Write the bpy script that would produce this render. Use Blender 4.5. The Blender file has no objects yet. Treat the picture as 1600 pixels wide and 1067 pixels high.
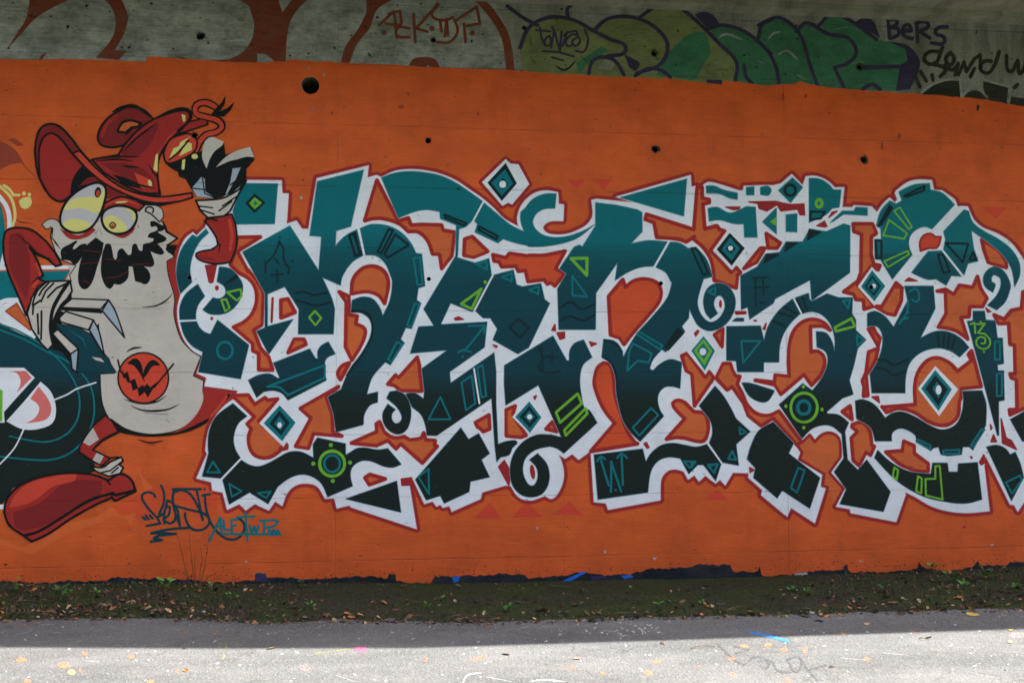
import bpy, bmesh, math, random
from mathutils import Vector, Matrix, noise
from mathutils.geometry import delaunay_2d_cdt, tessellate_polygon

scene = bpy.context.scene
R = math.radians
rnd = random.Random(7)

# ------------------------------------------------------------------ camera
IMG_W, IMG_H, FPX = 1600.0, 1067.0, 1500.0
CAM = Vector((0.0, -7.85, 1.69))
YAW, PITCH = R(-6.5), R(2.1)
ROT = Matrix.Rotation(YAW, 3, 'Z') @ Matrix.Rotation(math.pi / 2 + PITCH, 3, 'X')
cam_data = bpy.data.cameras.new('camera')
cam_data.sensor_width = 36.0
cam_data.lens = FPX / IMG_W * 36.0
cam_data.clip_end = 500
cam = bpy.data.objects.new('camera', cam_data)
cam.matrix_world = Matrix.Translation(CAM) @ ROT.to_4x4()
scene.collection.objects.link(cam)
scene.camera = cam

# ------------------------------------------------------------------ light
SUN_EL, SUN_AZ = R(52), R(86)      # azimuth measured from +Y (behind the wall) towards +X (right)
world = bpy.data.worlds.new('World')
scene.world = world
world.use_nodes = True
wn = world.node_tree.nodes
sky = wn.new('ShaderNodeTexSky')
sky.sky_type = 'NISHITA'
sky.sun_disc = False
sky.sun_elevation = SUN_EL
sky.sun_rotation = SUN_AZ
sky.dust_density = 4.0
sky.ozone_density = 0.6
world.node_tree.links.new(sky.outputs[0], wn['Background'].inputs[0])
wn['Background'].inputs[1].default_value = 0.10
sun_data = bpy.data.lights.new('sun', 'SUN')
sun_data.energy = 3.9
sun_data.angle = R(0.53)
sun_data.color = (1.0, 0.965, 0.92)
sun = bpy.data.objects.new('sun', sun_data)
sun_dir = Vector((math.sin(SUN_AZ) * math.cos(SUN_EL), math.cos(SUN_AZ) * math.cos(SUN_EL), math.sin(SUN_EL)))
sun.rotation_euler = (-sun_dir).to_track_quat('-Z', 'Y').to_euler()
sun.location = (6, 6, 14)
scene.collection.objects.link(sun)
scene.view_settings.view_transform = 'Standard'
scene.view_settings.look = 'None'
scene.view_settings.gamma = 1.0
scene.view_settings.exposure = 2.05
scene.cycles.filter_width = 1.6
scene.render.filter_size = 1.6


# ------------------------------------------------------------------ geometry helpers
def ray(px, py):
    d = Vector(((px - IMG_W / 2) / FPX, -(py - IMG_H / 2) / FPX, -1.0))
    return ROT @ d


def on_wall(px, py):
    d = ray(px, py)
    t = -CAM.y / d.y
    p = CAM + d * t
    return (p.x, p.z)


def on_ground(px, py, z=0.0):
    d = ray(px, py)
    t = (z - CAM.z) / d.z
    p = CAM + d * t
    return Vector((p.x, p.y, z))


TILES = {'Z': (0, 0, 1), 'C0': (0, 0, 4), 'C1': (0, 130, 4), 'C2': (0, 330, 4), 'C3': (0, 530, 4), 'C4': (0, 700, 4),
         'T1': (400, 0, 4), 'T2': (800, 0, 4), 'T3': (1200, 0, 4),
         'L1': (260, 230, 5), 'L2': (260, 420, 5), 'L3': (260, 600, 5),
         'M1': (540, 220, 5), 'M2': (540, 400, 5), 'M3': (540, 610, 5),
         'N1': (820, 250, 5), 'N2': (820, 430, 5), 'N3': (820, 590, 5),
         'O1': (1080, 250, 5), 'O2': (1080, 430, 5), 'O3': (1080, 610, 5),
         'P1': (1280, 250, 5), 'P2': (1280, 430, 5), 'P3': (1280, 610, 5),
         'G': (200, 720, 6.154), 'H': (0, 380, 6.667),
         'B0': (0, 800, 4), 'B1': (400, 800, 4), 'B2': (800, 800, 4), 'B3': (1200, 800, 4)}


def parse(s):
    """'@TILE x,y x,ys ...' -> [(px, py, smooth)] in photograph pixels"""
    out, (ox, oy, sc) = [], TILES['Z']
    for tok in s.split():
        if tok[0] == '@':
            ox, oy, sc = TILES[tok[1:]]
            continue
        sm = tok.endswith('s')
        x, y = tok.rstrip('s').split(',')
        out.append((ox + float(x) / sc, oy + float(y) / sc, sm))
    return out


def sample(pts, closed):
    """corner / smooth points -> dense polyline (Hermite)"""
    n = len(pts)
    res = []
    segs = n if closed else n - 1
    P = [Vector(p[:2]) for p in pts]
    for i in range(segs):
        a, b = P[i], P[(i + 1) % n]
        sa, sb = pts[i][2], pts[(i + 1) % n][2]
        res.append(a)
        if not (sa or sb):
            continue
        prev = P[i - 1] if (closed or i > 0) else a
        nxt = P[(i + 2) % n] if (closed or i + 2 < n) else b
        L = (b - a).length
        ta = (b - prev) if sa else (b - a)
        tb = (nxt - a) if sb else (b - a)
        ta = ta.normalized() * L if ta.length > 1e-6 else b - a
        tb = tb.normalized() * L if tb.length > 1e-6 else b - a
        if not sa:
            ta = (b - a) * 0.8
        if not sb:
            tb = (b - a) * 0.8
        k = max(2, min(10, int(L / 4.0)))
        for j in range(1, k):
            t = j / k
            h0 = 2 * t ** 3 - 3 * t ** 2 + 1
            h1 = t ** 3 - 2 * t ** 2 + t
            h2 = -2 * t ** 3 + 3 * t ** 2
            h3 = t ** 3 - t ** 2
            res.append(a * h0 + ta * h1 + b * h2 + tb * h3)
    if not closed:
        res.append(P[-1])
    return res


STEP = 0.0004


class Sheet:
    """paint on the wall: gathers flat shapes into ONE mesh object"""

    def __init__(self, name, parent=None, label=None, proj=None):
        self.name, self.parent, self.label = name, parent, label
        self.v, self.f, self.mi, self.mats = [], [], [], []
        self.k = 0.24 if name.startswith('old_') and name != 'old_paint_band' else 1.0   # older coats lie under the orange one
        self.proj = proj or (lambda x, y, h: (on_wall(x, y)[0], -h, on_wall(x, y)[1]))

    def _m(self, m):
        if m not in self.mats:
            self.mats.append(m)
        return self.mats.index(m)

    def _h(self, layer):
        return (layer * STEP + rnd.random() * STEP * 0.7) * self.k

    def raw(self, pts2, m, layer):
        vs = [Vector(p) for p in pts2]
        n = len(vs)
        if n < 3:
            return
        co, ed, fa = delaunay_2d_cdt(vs, [(i, (i + 1) % n) for i in range(n)], [], 1, 1e-5)[:3]
        h = self._h(layer)
        base = len(self.v)
        for c in co:
            self.v.append(self.proj(c.x, c.y, h))
        k = self._m(m)
        for t in fa:
            t = list(t)
            a, b, c = (co[t[0]], co[t[1]], co[t[2]])
            # picture y runs down: keep the faces pointing at the viewer
            if (b - a).cross(c - a) > 0:
                t.reverse()
            self.f.append([base + q for q in t])
            self.mi.append(k)

    def poly(self, s, m, layer):
        self.raw(sample(parse(s), True), m, layer)
        return self

    def ell(self, tile, cx, cy, rx, ry, m, layer, rot=0, n=20):
        ox, oy, sc = TILES[tile]
        cr, sr = math.cos(R(rot)), math.sin(R(rot))
        pts = []
        for i in range(n):
            a = 2 * math.pi * i / n
            x, y = rx * math.cos(a), ry * math.sin(a)
            pts.append((ox + (cx + x * cr - y * sr) / sc, oy + (cy + x * sr + y * cr) / sc))
        self.raw(pts, m, layer)
        return self

    def ring(self, tile, cx, cy, rx, ry, w, m, layer):
        ox, oy, sc = TILES[tile]
        n = 28
        pts = [Vector((ox + (cx + rx * math.cos(2 * math.pi * i / n)) / sc, oy + (cy + ry * math.sin(2 * math.pi * i / n)) / sc)) for i in range(n)]
        self._stroke(pts, w, m, layer, True)
        return self

    def _stroke(self, pts, w, m, layer, closed, taper=False):
        P = [pts[0]]
        for p in pts[1:]:
            if (p - P[-1]).length > 0.05:
                P.append(p)
        if closed and (P[0] - P[-1]).length < 0.05:
            P.pop()
        n = len(P)
        if n < 2:
            return
        k = self._m(m)

        def disc(c, r):
            h = self._h(layer)
            base = len(self.v)
            q = 10
            for i in range(q):
                a = -2 * math.pi * i / q
                self.v.append(self.proj(c.x + r * math.cos(a), c.y + r * math.sin(a), h))
            self.f.append([base + i for i in range(q)])
            self.mi.append(k)

        # cut into runs at sharp corners
        def ang(i):
            a, b, c = P[i - 1], P[i], P[(i + 1) % n]
            return (b - a).angle(c - b, 0)
        cuts = [i for i in range(n) if (closed or 0 < i < n - 1) and ang(i) > R(38)]
        if closed:
            if cuts:
                runs = []
                for a, b in zip(cuts, cuts[1:] + [cuts[0] + n]):
                    runs.append([i % n for i in range(a, b + 1)])
            else:
                runs = [list(range(n)) + [0]]
        else:
            cc = [0] + cuts + [n - 1]
            runs = [list(range(a, b + 1)) for a, b in zip(cc, cc[1:])]
        seed = rnd.random() * 50
        tot = len(P)

        def wid(i):
            p = P[i]
            ww = w * 0.5 * (1 + 0.16 * noise.noise(Vector((p.x * 0.06 + seed, p.y * 0.06, 0))))
            if taper:
                u = i / max(1, tot - 1)
                ww *= max(0.18, math.sin(math.pi * min(1, max(0, u))) ** 0.6)
            return ww
        for run in runs:
            h = self._h(layer)
            base = len(self.v)
            m_ = len(run)
            for j, i in enumerate(run):
                if j == 0:
                    if closed and not cuts:
                        d = P[1] - P[-1]
                    else:
                        d = P[run[1]] - P[i]
                elif j == m_ - 1:
                    if closed and not cuts:
                        d = P[1] - P[-1]
                    else:
                        d = P[i] - P[run[j - 1]]
                else:
                    d = (P[i] - P[run[j - 1]]).normalized() + (P[run[j + 1]] - P[i]).normalized()
                d = d.normalized() if d.length > 1e-9 else Vector((1, 0))
                nn = Vector((-d.y, d.x)) * wid(i)
                self.v.append(self.proj(P[i].x + nn.x, P[i].y + nn.y, h))
                self.v.append(self.proj(P[i].x - nn.x, P[i].y - nn.y, h))
            for j in range(m_ - 1):
                a = base + 2 * j
                self.f.append([a, a + 2, a + 3, a + 1])
                self.mi.append(k)
        ends = list(cuts)
        if not closed and not taper:
            ends += [0, n - 1]
        for i in ends:
            disc(P[i], wid(i))

    def line(self, s, w, m, layer, closed=False, taper=False):
        for part in s.split('|'):
            if part.strip():
                self._stroke(sample(parse(part), closed), w, m, layer, closed, taper)
        return self

    def loop(self, s, w, m, layer):
        return self.line(s, w, m, layer, True)

    def build(self):
        me = bpy.data.meshes.new(self.name)
        me.from_pydata(self.v, [], self.f)
        for m in self.mats:
            me.materials.append(m)
        me.polygons.foreach_set('material_index', self.mi)
        me.update()
        o = bpy.data.objects.new(self.name, me)
        scene.collection.objects.link(o)
        if self.parent:
            o.parent = self.parent
        if self.label:
            o['label'] = self.label
        return o


def mesh_obj(name, verts, faces, mats, mi=None, parent=None, smooth=False):
    me = bpy.data.meshes.new(name)
    me.from_pydata(verts, [], faces)
    for m in (mats if isinstance(mats, (list, tuple)) else [mats]):
        me.materials.append(m)
    if mi:
        me.polygons.foreach_set('material_index', mi)
    if smooth:
        me.polygons.foreach_set('use_smooth', [True] * len(me.polygons))
    me.update()
    o = bpy.data.objects.new(name, me)
    scene.collection.objects.link(o)
    if parent:
        o.parent = parent
    return o


def tag(o, label=None, cat=None, group=None, kind=None):
    if label: o['label'] = label
    if cat: o['category'] = cat
    if group: o['group'] = group
    if kind: o['kind'] = kind
    return o


# ------------------------------------------------------------------ materials
HOLES = [(313, 57, 5.2), (677, 63, 4.2), (1022, 84, 4.2), (1343, 105, 4.4), (819, 44, 3.6),
         (304, 212, 4.6), (669, 220, 4.6), (1024, 233, 4.8), (1350, 250, 4.8),
         (296, 434, 3.6), (670, 436, 3.2), (1032.5, 443, 3.4), (1361, 449, 3.2), (485, 134, 14.0)]
HOLES_W = []
for hx, hy, hr in HOLES:
    wx, wz = on_wall(hx, hy)
    wx2, _ = on_wall(hx + hr, hy)
    HOLES_W.append((wx, wz, wx2 - wx))


class NT:
    def __init__(self, tree):
        self.t = tree

    def n(self, kind, **kw):
        nd = self.t.nodes.new(kind)
        for k, v in kw.items():
            if k.startswith('_'):
                continue
            setattr(nd, k, v)
        return nd

    def l(self, a, b):
        self.t.links.new(a, b)

    def math(self, op, a, b=None, c=None):
        nd = self.n('ShaderNodeMath', operation=op)
        for i, v in enumerate((a, b, c)):
            if v is None:
                continue
            if isinstance(v, (int, float)):
                nd.inputs[i].default_value = v
            else:
                self.l(v, nd.inputs[i])
        return nd.outputs[0]

    def noise(self, vec, scale, detail=4, rough=0.55, dim='3D'):
        nd = self.n('ShaderNodeTexNoise')
        nd.inputs['Scale'].default_value = scale
        nd.inputs['Detail'].default_value = detail
        nd.inputs['Roughness'].default_value = rough
        self.l(vec, nd.inputs['Vector'])
        return nd.outputs['Fac']

    def mapping(self, vec, scale=(1, 1, 1), loc=(0, 0, 0)):
        nd = self.n('ShaderNodeMapping')
        nd.inputs['Scale'].default_value = scale
        nd.inputs['Location'].default_value = loc
        self.l(vec, nd.inputs['Vector'])
        return nd.outputs[0]

    def ramp(self, fac, stops, interp='LINEAR'):
        nd = self.n('ShaderNodeValToRGB')
        cr = nd.color_ramp
        cr.interpolation = interp
        while len(cr.elements) < len(stops):
            cr.elements.new(0.5)
        for e, (p, c) in zip(cr.elements, stops):
            e.position = p
            e.color = (c, c, c, 1) if isinstance(c, (int, float)) else (*c, 1)
        self.l(fac, nd.inputs[0])
        return nd.outputs[0]

    def mix(self, fac, a, b, blend='MIX'):
        nd = self.n('ShaderNodeMix', data_type='RGBA', blend_type=blend)
        for idx, v in ((0, fac), (6, a), (7, b)):
            if isinstance(v, (int, float)):
                nd.inputs[idx].default_value = v
            elif isinstance(v, tuple):
                nd.inputs[idx].default_value = (*v, 1)
            else:
                self.l(v, nd.inputs[idx])
        return nd.outputs[2]


def make_relief_group():
    """shared by the bare concrete and by every paint on it: height, wear mask, hole mask"""
    g = bpy.data.node_groups.new('wall_relief', 'ShaderNodeTree')
    for nm in ('Height', 'Wear', 'Solid', 'Streak'):
        g.interface.new_socket(nm, in_out='OUTPUT', socket_type='NodeSocketFloat')
    N = NT(g)
    out = N.n('NodeGroupOutput')
    co = N.n('ShaderNodeTexCoord').outputs['Object']
    sep = N.n('ShaderNodeSeparateXYZ')
    N.l(co, sep.inputs[0])
    X, Z = sep.outputs[0], sep.outputs[2]
    grain = N.noise(N.mapping(co, (1.6, 1, 26)), 3.0, 6, 0.6)          # board grain runs sideways
    blot = N.noise(co, 1.3, 5, 0.6)
    fine = N.noise(co, 55, 3, 0.6)
    # formwork seams every 0.503 m, and upright ones
    warp = N.math('MULTIPLY', N.math('SUBTRACT', N.noise(N.mapping(co, (0.6, 1, 0.2)), 2.0, 3), 0.5), 0.02)
    zz = N.math('ADD', N.math('ADD', Z, -1.725 + 0.503 * 10), warp)
    fr = N.math('ABSOLUTE', N.math('SUBTRACT', N.math('FRACT', N.math('ADD', N.math('DIVIDE', zz, 0.503), 0.5)), 0.5))
    seam = N.math('SUBTRACT', 1.0, N.math('MINIMUM', N.math('DIVIDE', fr, 0.009), 1.0))
    xs = [on_wall(527, 300)[0], on_wall(1226, 300)[0], on_wall(879, 300)[0], on_wall(1570, 300)[0], on_wall(170, 300)[0]]
    vert = None
    for i, x0 in enumerate(xs):
        d = N.math('ABSOLUTE', N.math('SUBTRACT', N.math('ADD', X, N.math('MULTIPLY', warp, 0.6)), x0))
        v = N.math('SUBTRACT', 1.0, N.math('MINIMUM', N.math('DIVIDE', d, 0.0045), 1.0))
        if i >= 2:
            v = N.math('MULTIPLY', v, 0.35)
        vert = v if vert is None else N.math('MAXIMUM', vert, v)
    brk = N.ramp(N.noise(N.mapping(co, (1.2, 1, 1.2)), 2.2, 4, 0.7), [(0.40, 0.12), (0.60, 1.0)])
    seam = N.math('MULTIPLY', N.math('MAXIMUM', seam, vert), brk)
    # pock marks
    pocks = None
    for sc, lim, thr in ((4.5, 0.62, 0.060), (13, 0.66, 0.12)):
        vo = N.n('ShaderNodeTexVoronoi')
        vo.inputs['Scale'].default_value = sc
        wv = N.n('ShaderNodeVectorMath', operation='ADD')
        nz = N.n('ShaderNodeTexNoise')
        nz.inputs['Scale'].default_value = 30
        N.l(co, nz.inputs['Vector'])
        sv = N.n('ShaderNodeVectorMath', operation='SCALE')
        sv.inputs['Scale'].default_value = 0.03
        N.l(nz.outputs['Color'], sv.inputs[0])
        N.l(co, wv.inputs[0]); N.l(sv.outputs[0], wv.inputs[1])
        flat = N.mapping(wv.outputs[0], (1, 0, 1.5))
        N.l(flat, vo.inputs['Vector'])
        s2 = N.n('ShaderNodeSeparateColor')
        N.l(vo.outputs['Color'], s2.inputs[0])
        gate = N.math('GREATER_THAN', s2.outputs[0], lim)
        rad = N.math('MULTIPLY_ADD', s2.outputs[1], thr, thr * 0.25)
        p = N.math('MULTIPLY', gate, N.math('SUBTRACT', 1.0, N.math('SMOOTH_MIN', N.math('DIVIDE', vo.outputs['Distance'], rad), 1.0, 0.3)))
        p = N.math('MAXIMUM', p, 0.0)
        pocks = p if pocks is None else N.math('MAXIMUM', pocks, p)
    h = N.math('MULTIPLY', grain, 0.35)
    h = N.math('MULTIPLY_ADD', fine, 0.12, h)
    h = N.math('MULTIPLY_ADD', blot, 0.5, h)
    h = N.math('MULTIPLY_ADD', seam, -0.8, h)
    h = N.math('MULTIPLY_ADD', pocks, -1.3, h)
    N.l(h, out.inputs['Height'])
    chips = N.ramp(N.noise(N.mapping(co, (1, 1, 2.2)), 7, 6, 0.72), [(0.66, 0.0), (0.72, 0.8)])
    wear = N.math('MAXIMUM', N.math('MULTIPLY', pocks, 0.85), N.math('MULTIPLY', seam, 0.22))
    wear = N.math('MAXIMUM', wear, N.math('MULTIPLY', chips, 0.25))
    N.l(wear, out.inputs['Wear'])
    N.l(grain, out.inputs['Streak'])
    # where the tie holes are there is no paint
    solid = None
    for x, z, r in HOLES_W:
        dx = N.math('SUBTRACT', X, x)
        dz = N.math('SUBTRACT', Z, z)
        d2 = N.math('ADD', N.math('MULTIPLY', dx, dx), N.math('MULTIPLY', dz, dz))
        s = N.math('GREATER_THAN', d2, r * r)
        solid = s if solid is None else N.math('MULTIPLY', solid, s)
    N.l(solid, out.inputs['Solid'])
    return g


RELIEF = make_relief_group()


def new_mat(name):
    m = bpy.data.materials.new(name)
    m.use_nodes = True
    nt = m.node_tree
    b = nt.nodes['Principled BSDF']
    return m, NT(nt), b


def srgb(r, g, b):
    f = lambda c: (c / 255 / 12.92) if c <= 10 else ((c / 255 + 0.055) / 1.055) ** 2.4
    return (f(r), f(g), f(b))


def paint(name, col, rough=0.55, vary=0.16, stops=None, thin=0.0, grime=0.2, wear_col=(0.10, 0.085, 0.075), under=(0.55, 0.09, 0.03)):
    """spray or roller paint lying on the concrete relief"""
    m, N, b = new_mat(name)
    rg = N.n('ShaderNodeGroup')
    rg.node_tree = RELIEF
    co = N.n('ShaderNodeTexCoord').outputs['Object']
    if stops:
        sep = N.n('ShaderNodeSeparateXYZ')
        N.l(co, sep.inputs[0])
        jit = N.math('MULTIPLY', N.math('SUBTRACT', N.noise(N.mapping(co, (0.7, 1, 9)), 2.2, 5, 0.65), 0.5), 0.22)
        zz = N.math('ADD', sep.outputs[2], jit)
        c = N.ramp(N.math('DIVIDE', zz, 5.0), [(z / 5.0, cc) for z, cc in stops])
    else:
        c = None
    v1 = N.noise(N.mapping(co, (1, 1, 1.6)), 2.4, 6, 0.65)
    v2 = rg.outputs['Streak']
    k = N.math('MULTIPLY_ADD', N.math('SUBTRACT', v1, 0.5), vary * 2.4, 1.0)
    k = N.math('MULTIPLY_ADD', N.math('SUBTRACT', v2, 0.5), vary * 1.0, k)
    base = c if c is not None else col
    mul = N.n('ShaderNodeVectorMath', operation='SCALE')
    if c is not None:
        N.l(c, mul.inputs[0])
    else:
        mul.inputs[0].default_value = col
    N.l(k, mul.inputs['Scale'])
    colr = mul.outputs[0]
    if thin:
        # paint sprayed thin: what lies under it shows through in the grain
        v3 = N.noise(N.mapping(co, (1.0, 1, 1.5)), 3.4, 9, 0.8)
        tf = N.ramp(N.math('ADD', N.math('MULTIPLY', v2, 0.28), N.math('MULTIPLY', v3, 0.72)), [(0.42, 0.0), (0.60, thin)])
        colr = N.mix(tf, colr, under)
    if grime:
        g1 = N.noise(N.mapping(co, (1.0, 1, 0.75)), 3.6, 8, 0.78)
        g2 = N.noise(N.mapping(co, (3.0, 1, 0.35)), 1.3, 5, 0.7)
        gf = N.ramp(N.math('ADD', N.math('MULTIPLY', g1, 0.6), N.math('MULTIPLY', g2, 0.4)), [(0.50, 0.0), (0.66, grime)])
        dk_ = N.n('ShaderNodeVectorMath', operation='MULTIPLY')
        N.l(colr, dk_.inputs[0])
        dk_.inputs[1].default_value = (0.62, 0.60, 0.60)
        colr = N.mix(gf, colr, dk_.outputs[0])
    colr = N.mix(rg.outputs['Wear'], colr, wear_col)
    N.l(colr, b.inputs['Base Color'])
    ro = N.math('MULTIPLY_ADD', v1, 0.25, rough + 0.02)
    N.l(ro, b.inputs['Roughness'])
    b.inputs['Specular IOR Level'].default_value = 0.16
    bp = N.n('ShaderNodeBump')
    bp.inputs['Strength'].default_value = 0.65
    bp.inputs['Distance'].default_value = 0.012
    N.l(rg.outputs['Height'], bp.inputs['Height'])
    N.l(bp.outputs[0], b.inputs['Normal'])
    N.l(rg.outputs['Solid'], b.inputs['Alpha'])
    return m


def concrete(name, base=(0.24, 0.235, 0.21), holes=True, stain=1.0):
    m, N, b = new_mat(name)
    rg = N.n('ShaderNodeGroup')
    rg.node_tree = RELIEF
    co = N.n('ShaderNodeTexCoord').outputs['Object']
    v1 = N.noise(co, 1.1, 7, 0.68)
    v2 = N.noise(N.mapping(co, (2.2, 1, 0.5)), 2.0, 6, 0.7)
    v3 = N.noise(co, 38, 4, 0.7)
    c = N.ramp(v1, [(0.28, tuple(x * 0.62 for x in base)), (0.52, base), (0.75, tuple(x * 1.22 for x in base))])
    st = N.ramp(v2, [(0.44, 0.0), (0.66, 0.8 * stain)])
    c = N.mix(st, c, (0.075, 0.07, 0.055))
    c = N.mix(N.ramp(rg.outputs['Streak'], [(0.46, 0.0), (0.7, 0.5)]), c, tuple(x * 0.55 for x in base))
    c = N.mix(N.ramp(v3, [(0.55, 0.0), (0.75, 0.5)]), c, (0.08, 0.075, 0.06))
    c = N.mix(rg.outputs['Wear'], c, (0.03, 0.03, 0.025))
    N.l(c, b.inputs['Base Color'])
    b.inputs['Roughness'].default_value = 0.9
    b.inputs['Specular IOR Level'].default_value = 0.25
    bp = N.n('ShaderNodeBump')
    bp.inputs['Strength'].default_value = 0.8
    bp.inputs['Distance'].default_value = 0.015
    N.l(rg.outputs['Height'], bp.inputs['Height'])
    N.l(bp.outputs[0], b.inputs['Normal'])
    return m


M = {}
M['concrete'] = concrete('bare_concrete', (0.26, 0.27, 0.26))
M['soffit'] = concrete('soffit_concrete', (0.30, 0.30, 0.25), stain=0.7)
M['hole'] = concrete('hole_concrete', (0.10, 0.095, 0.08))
M['orange'] = paint('orange_paint', (0.66, 0.104, 0.022), 0.50, 0.34, grime=0.5)
M['orange2'] = paint('deep_orange_paint', (0.63, 0.125, 0.034), 0.50, 0.22, grime=0.3)
M['orange_lt'] = paint('light_orange_paint', (0.71, 0.128, 0.030), 0.5, 0.1)
M['warm'] = paint('warm_orange_paint', (0.67, 0.080, 0.024), 0.5, 0.22, grime=0.3)
M['rim'] = paint('rim_overspray_paint', (0.50, 0.055, 0.020), 0.5, 0.1)
M['rim_lt'] = paint('pale_overspray_paint', (0.52, 0.22, 0.22), 0.5, 0.1)
M['halo'] = paint('overspray_paint', (0.17, 0.33, 0.40), 0.5, 0.1)
M['coral'] = paint('coral_paint', (0.66, 0.062, 0.030), 0.5, 0.1)
M['red'] = paint('red_outline_paint', (0.36, 0.022, 0.022), 0.5, 0.18)
M['white'] = paint('white_paint', (0.80, 0.785, 0.80), 0.5, 0.16, grime=0.35, thin=0.0)
LET = [(1.37, (0.0095, 0.0170, 0.0145)), (1.53, (0.0085, 0.021, 0.0200)), (1.74, (0.005, 0.044, 0.057)),
       (2.43, (0.004, 0.056, 0.071)), (2.68, (0.003, 0.088, 0.105)), (2.85, (0.002, 0.145, 0.165)), (3.67, (0.002, 0.150, 0.165))]
M['fill'] = paint('faded_teal_paint', None, 0.5, 0.12, stops=LET)
M['teal'] = paint('teal_paint', (0.003, 0.165, 0.185), 0.5, 0.12)
M['dark'] = paint('dark_petrol_paint', (0.005, 0.020, 0.022), 0.5, 0.12)
M['dim'] = paint('dim_petrol_paint', (0.005, 0.026, 0.030), 0.5, 0.12)
M['green'] = paint('lime_paint', (0.16, 0.43, 0.03), 0.5, 0.1)
M['black'] = paint('black_paint', (0.006, 0.007, 0.006), 0.5, 0.1)
M['hat'] = paint('crimson_paint', (0.38, 0.026, 0.020), 0.5, 0.15)
M['hat_dk'] = paint('deep_crimson_paint', (0.235, 0.018, 0.018), 0.5, 0.15)
M['hat_lt'] = paint('scarlet_paint', (0.62, 0.060, 0.030), 0.5, 0.15)
M['skin'] = paint('cream_paint', (0.58, 0.50, 0.425), 0.55, 0.18, grime=0.35)
M['eye'] = paint('lilac_grey_paint', (0.54, 0.50, 0.49), 0.55, 0.07)
M['yellow'] = paint('yellow_paint', (0.74, 0.64, 0.20), 0.5, 0.08)
M['steel'] = paint('blue_grey_paint', (0.36, 0.41, 0.46), 0.5, 0.08)
M['pink'] = paint('salmon_paint', (0.72, 0.16, 0.14), 0.5, 0.08)
M['rust'] = paint('oxide_red_paint', (0.19, 0.034, 0.020), 0.6, 0.25, thin=0.35, under=(0.14, 0.12, 0.10))
M['old_lime'] = paint('faded_lime_paint', (0.21, 0.235, 0.11), 0.6, 0.5, thin=0.8, under=(0.085, 0.105, 0.055))
M['old_green'] = paint('faded_green_paint', (0.055, 0.19, 0.12), 0.6, 0.45, thin=0.75, under=(0.025, 0.085, 0.055))
M['purple'] = paint('violet_paint', (0.036, 0.024, 0.085), 0.6, 0.4, thin=0.35, under=(0.08, 0.08, 0.09))
M['silver'] = paint('old_silver_paint', (0.37, 0.39, 0.41), 0.6, 0.45, thin=0.9, under=(0.10, 0.105, 0.105))
M['tag_black'] = paint('worn_black_paint', (0.018, 0.018, 0.016), 0.6, 0.2, thin=0.3, under=(0.10, 0.10, 0.08))
M['navy'] = paint('navy_paint', (0.008, 0.011, 0.016), 0.6, 0.6, thin=0.5, under=(0.055, 0.055, 0.06))
M['blue'] = paint('blue_paint', (0.02, 0.14, 0.55), 0.5, 0.1)
M['maroon'] = paint('brown_red_paint', (0.32, 0.052, 0.028), 0.55, 0.2)

# ------------------------------------------------------------------ the wall
WX0, WX1 = -13.0, 16.0
p = [on_wall(x, y) for x, y in ((850, -3), (1600, 40))]
WALL_TOP = (p[0][1] + p[1][1]) / 2 + 0.02
WB = -0.25


def build_wall():
    outer = [Vector((WX0, WB, 0)), Vector((WX1, WB, 0)), Vector((WX1, WALL_TOP, 0)), Vector((WX0, WALL_TOP, 0))]
    loops = [outer]
    wr = random.Random(3)
    for x, z, r in HOLES_W:
        n = 20
        loops.append([Vector((x + r * (1 + wr.uniform(-.06, .05)) * math.cos(-2 * math.pi * i / n),
                              z + r * (1 + wr.uniform(-.06, .05)) * math.sin(-2 * math.pi * i / n), 0)) for i in range(n)])
    tris = tessellate_polygon(loops)
    flat = [v for lp in loops for v in lp]
    verts = [(v.x, 0.0, v.y) for v in flat]
    faces, mi = [], []
    for t in tris:
        a, b, c = (flat[i] for i in t)
        t = list(t)
        if (b - a).cross(c - a).z < 0:
            t.reverse()
        faces.append(t)
        mi.append(0)
    k = 4
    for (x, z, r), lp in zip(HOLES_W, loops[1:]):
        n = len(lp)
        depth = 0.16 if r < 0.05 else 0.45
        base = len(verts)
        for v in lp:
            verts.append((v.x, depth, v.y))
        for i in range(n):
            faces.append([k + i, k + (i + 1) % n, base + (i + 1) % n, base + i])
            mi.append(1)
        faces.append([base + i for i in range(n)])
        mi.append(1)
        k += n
    b = len(verts)
    D = 0.6
    verts += [(WX0, D, WB), (WX1, D, WB), (WX1, D, WALL_TOP), (WX0, D, WALL_TOP)]
    faces += [[b + 1, b, b + 3, b + 2], [0, b, b + 1, 1], [1, b + 1, b + 2, 2], [2, b + 2, b + 3, 3], [3, b + 3, b, 0]]
    mi += [0] * 5
    o = mesh_obj('concrete_wall', verts, faces, [M['concrete'], M['hole']], mi)
    tag(o, 'long board-marked concrete wall under the bridge, covered with an orange graffiti mural', 'wall')
    return o


wall = build_wall()

# ---- bridge deck above (soffit seen in the top right corner, its edge throws the shade)
OVER = 1.54


def box(verts, faces, x0, x1, y0, y1, z0, z1):
    b = len(verts)
    verts += [(x0, y0, z0), (x1, y0, z0), (x1, y1, z0), (x0, y1, z0), (x0, y0, z1), (x1, y0, z1), (x1, y1, z1), (x0, y1, z1)]
    for f in ((0, 3, 2, 1), (4, 5, 6, 7), (0, 1, 5, 4), (1, 2, 6, 5), (2, 3, 7, 6), (3, 0, 4, 7)):
        faces.append([b + i for i in f])


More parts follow.
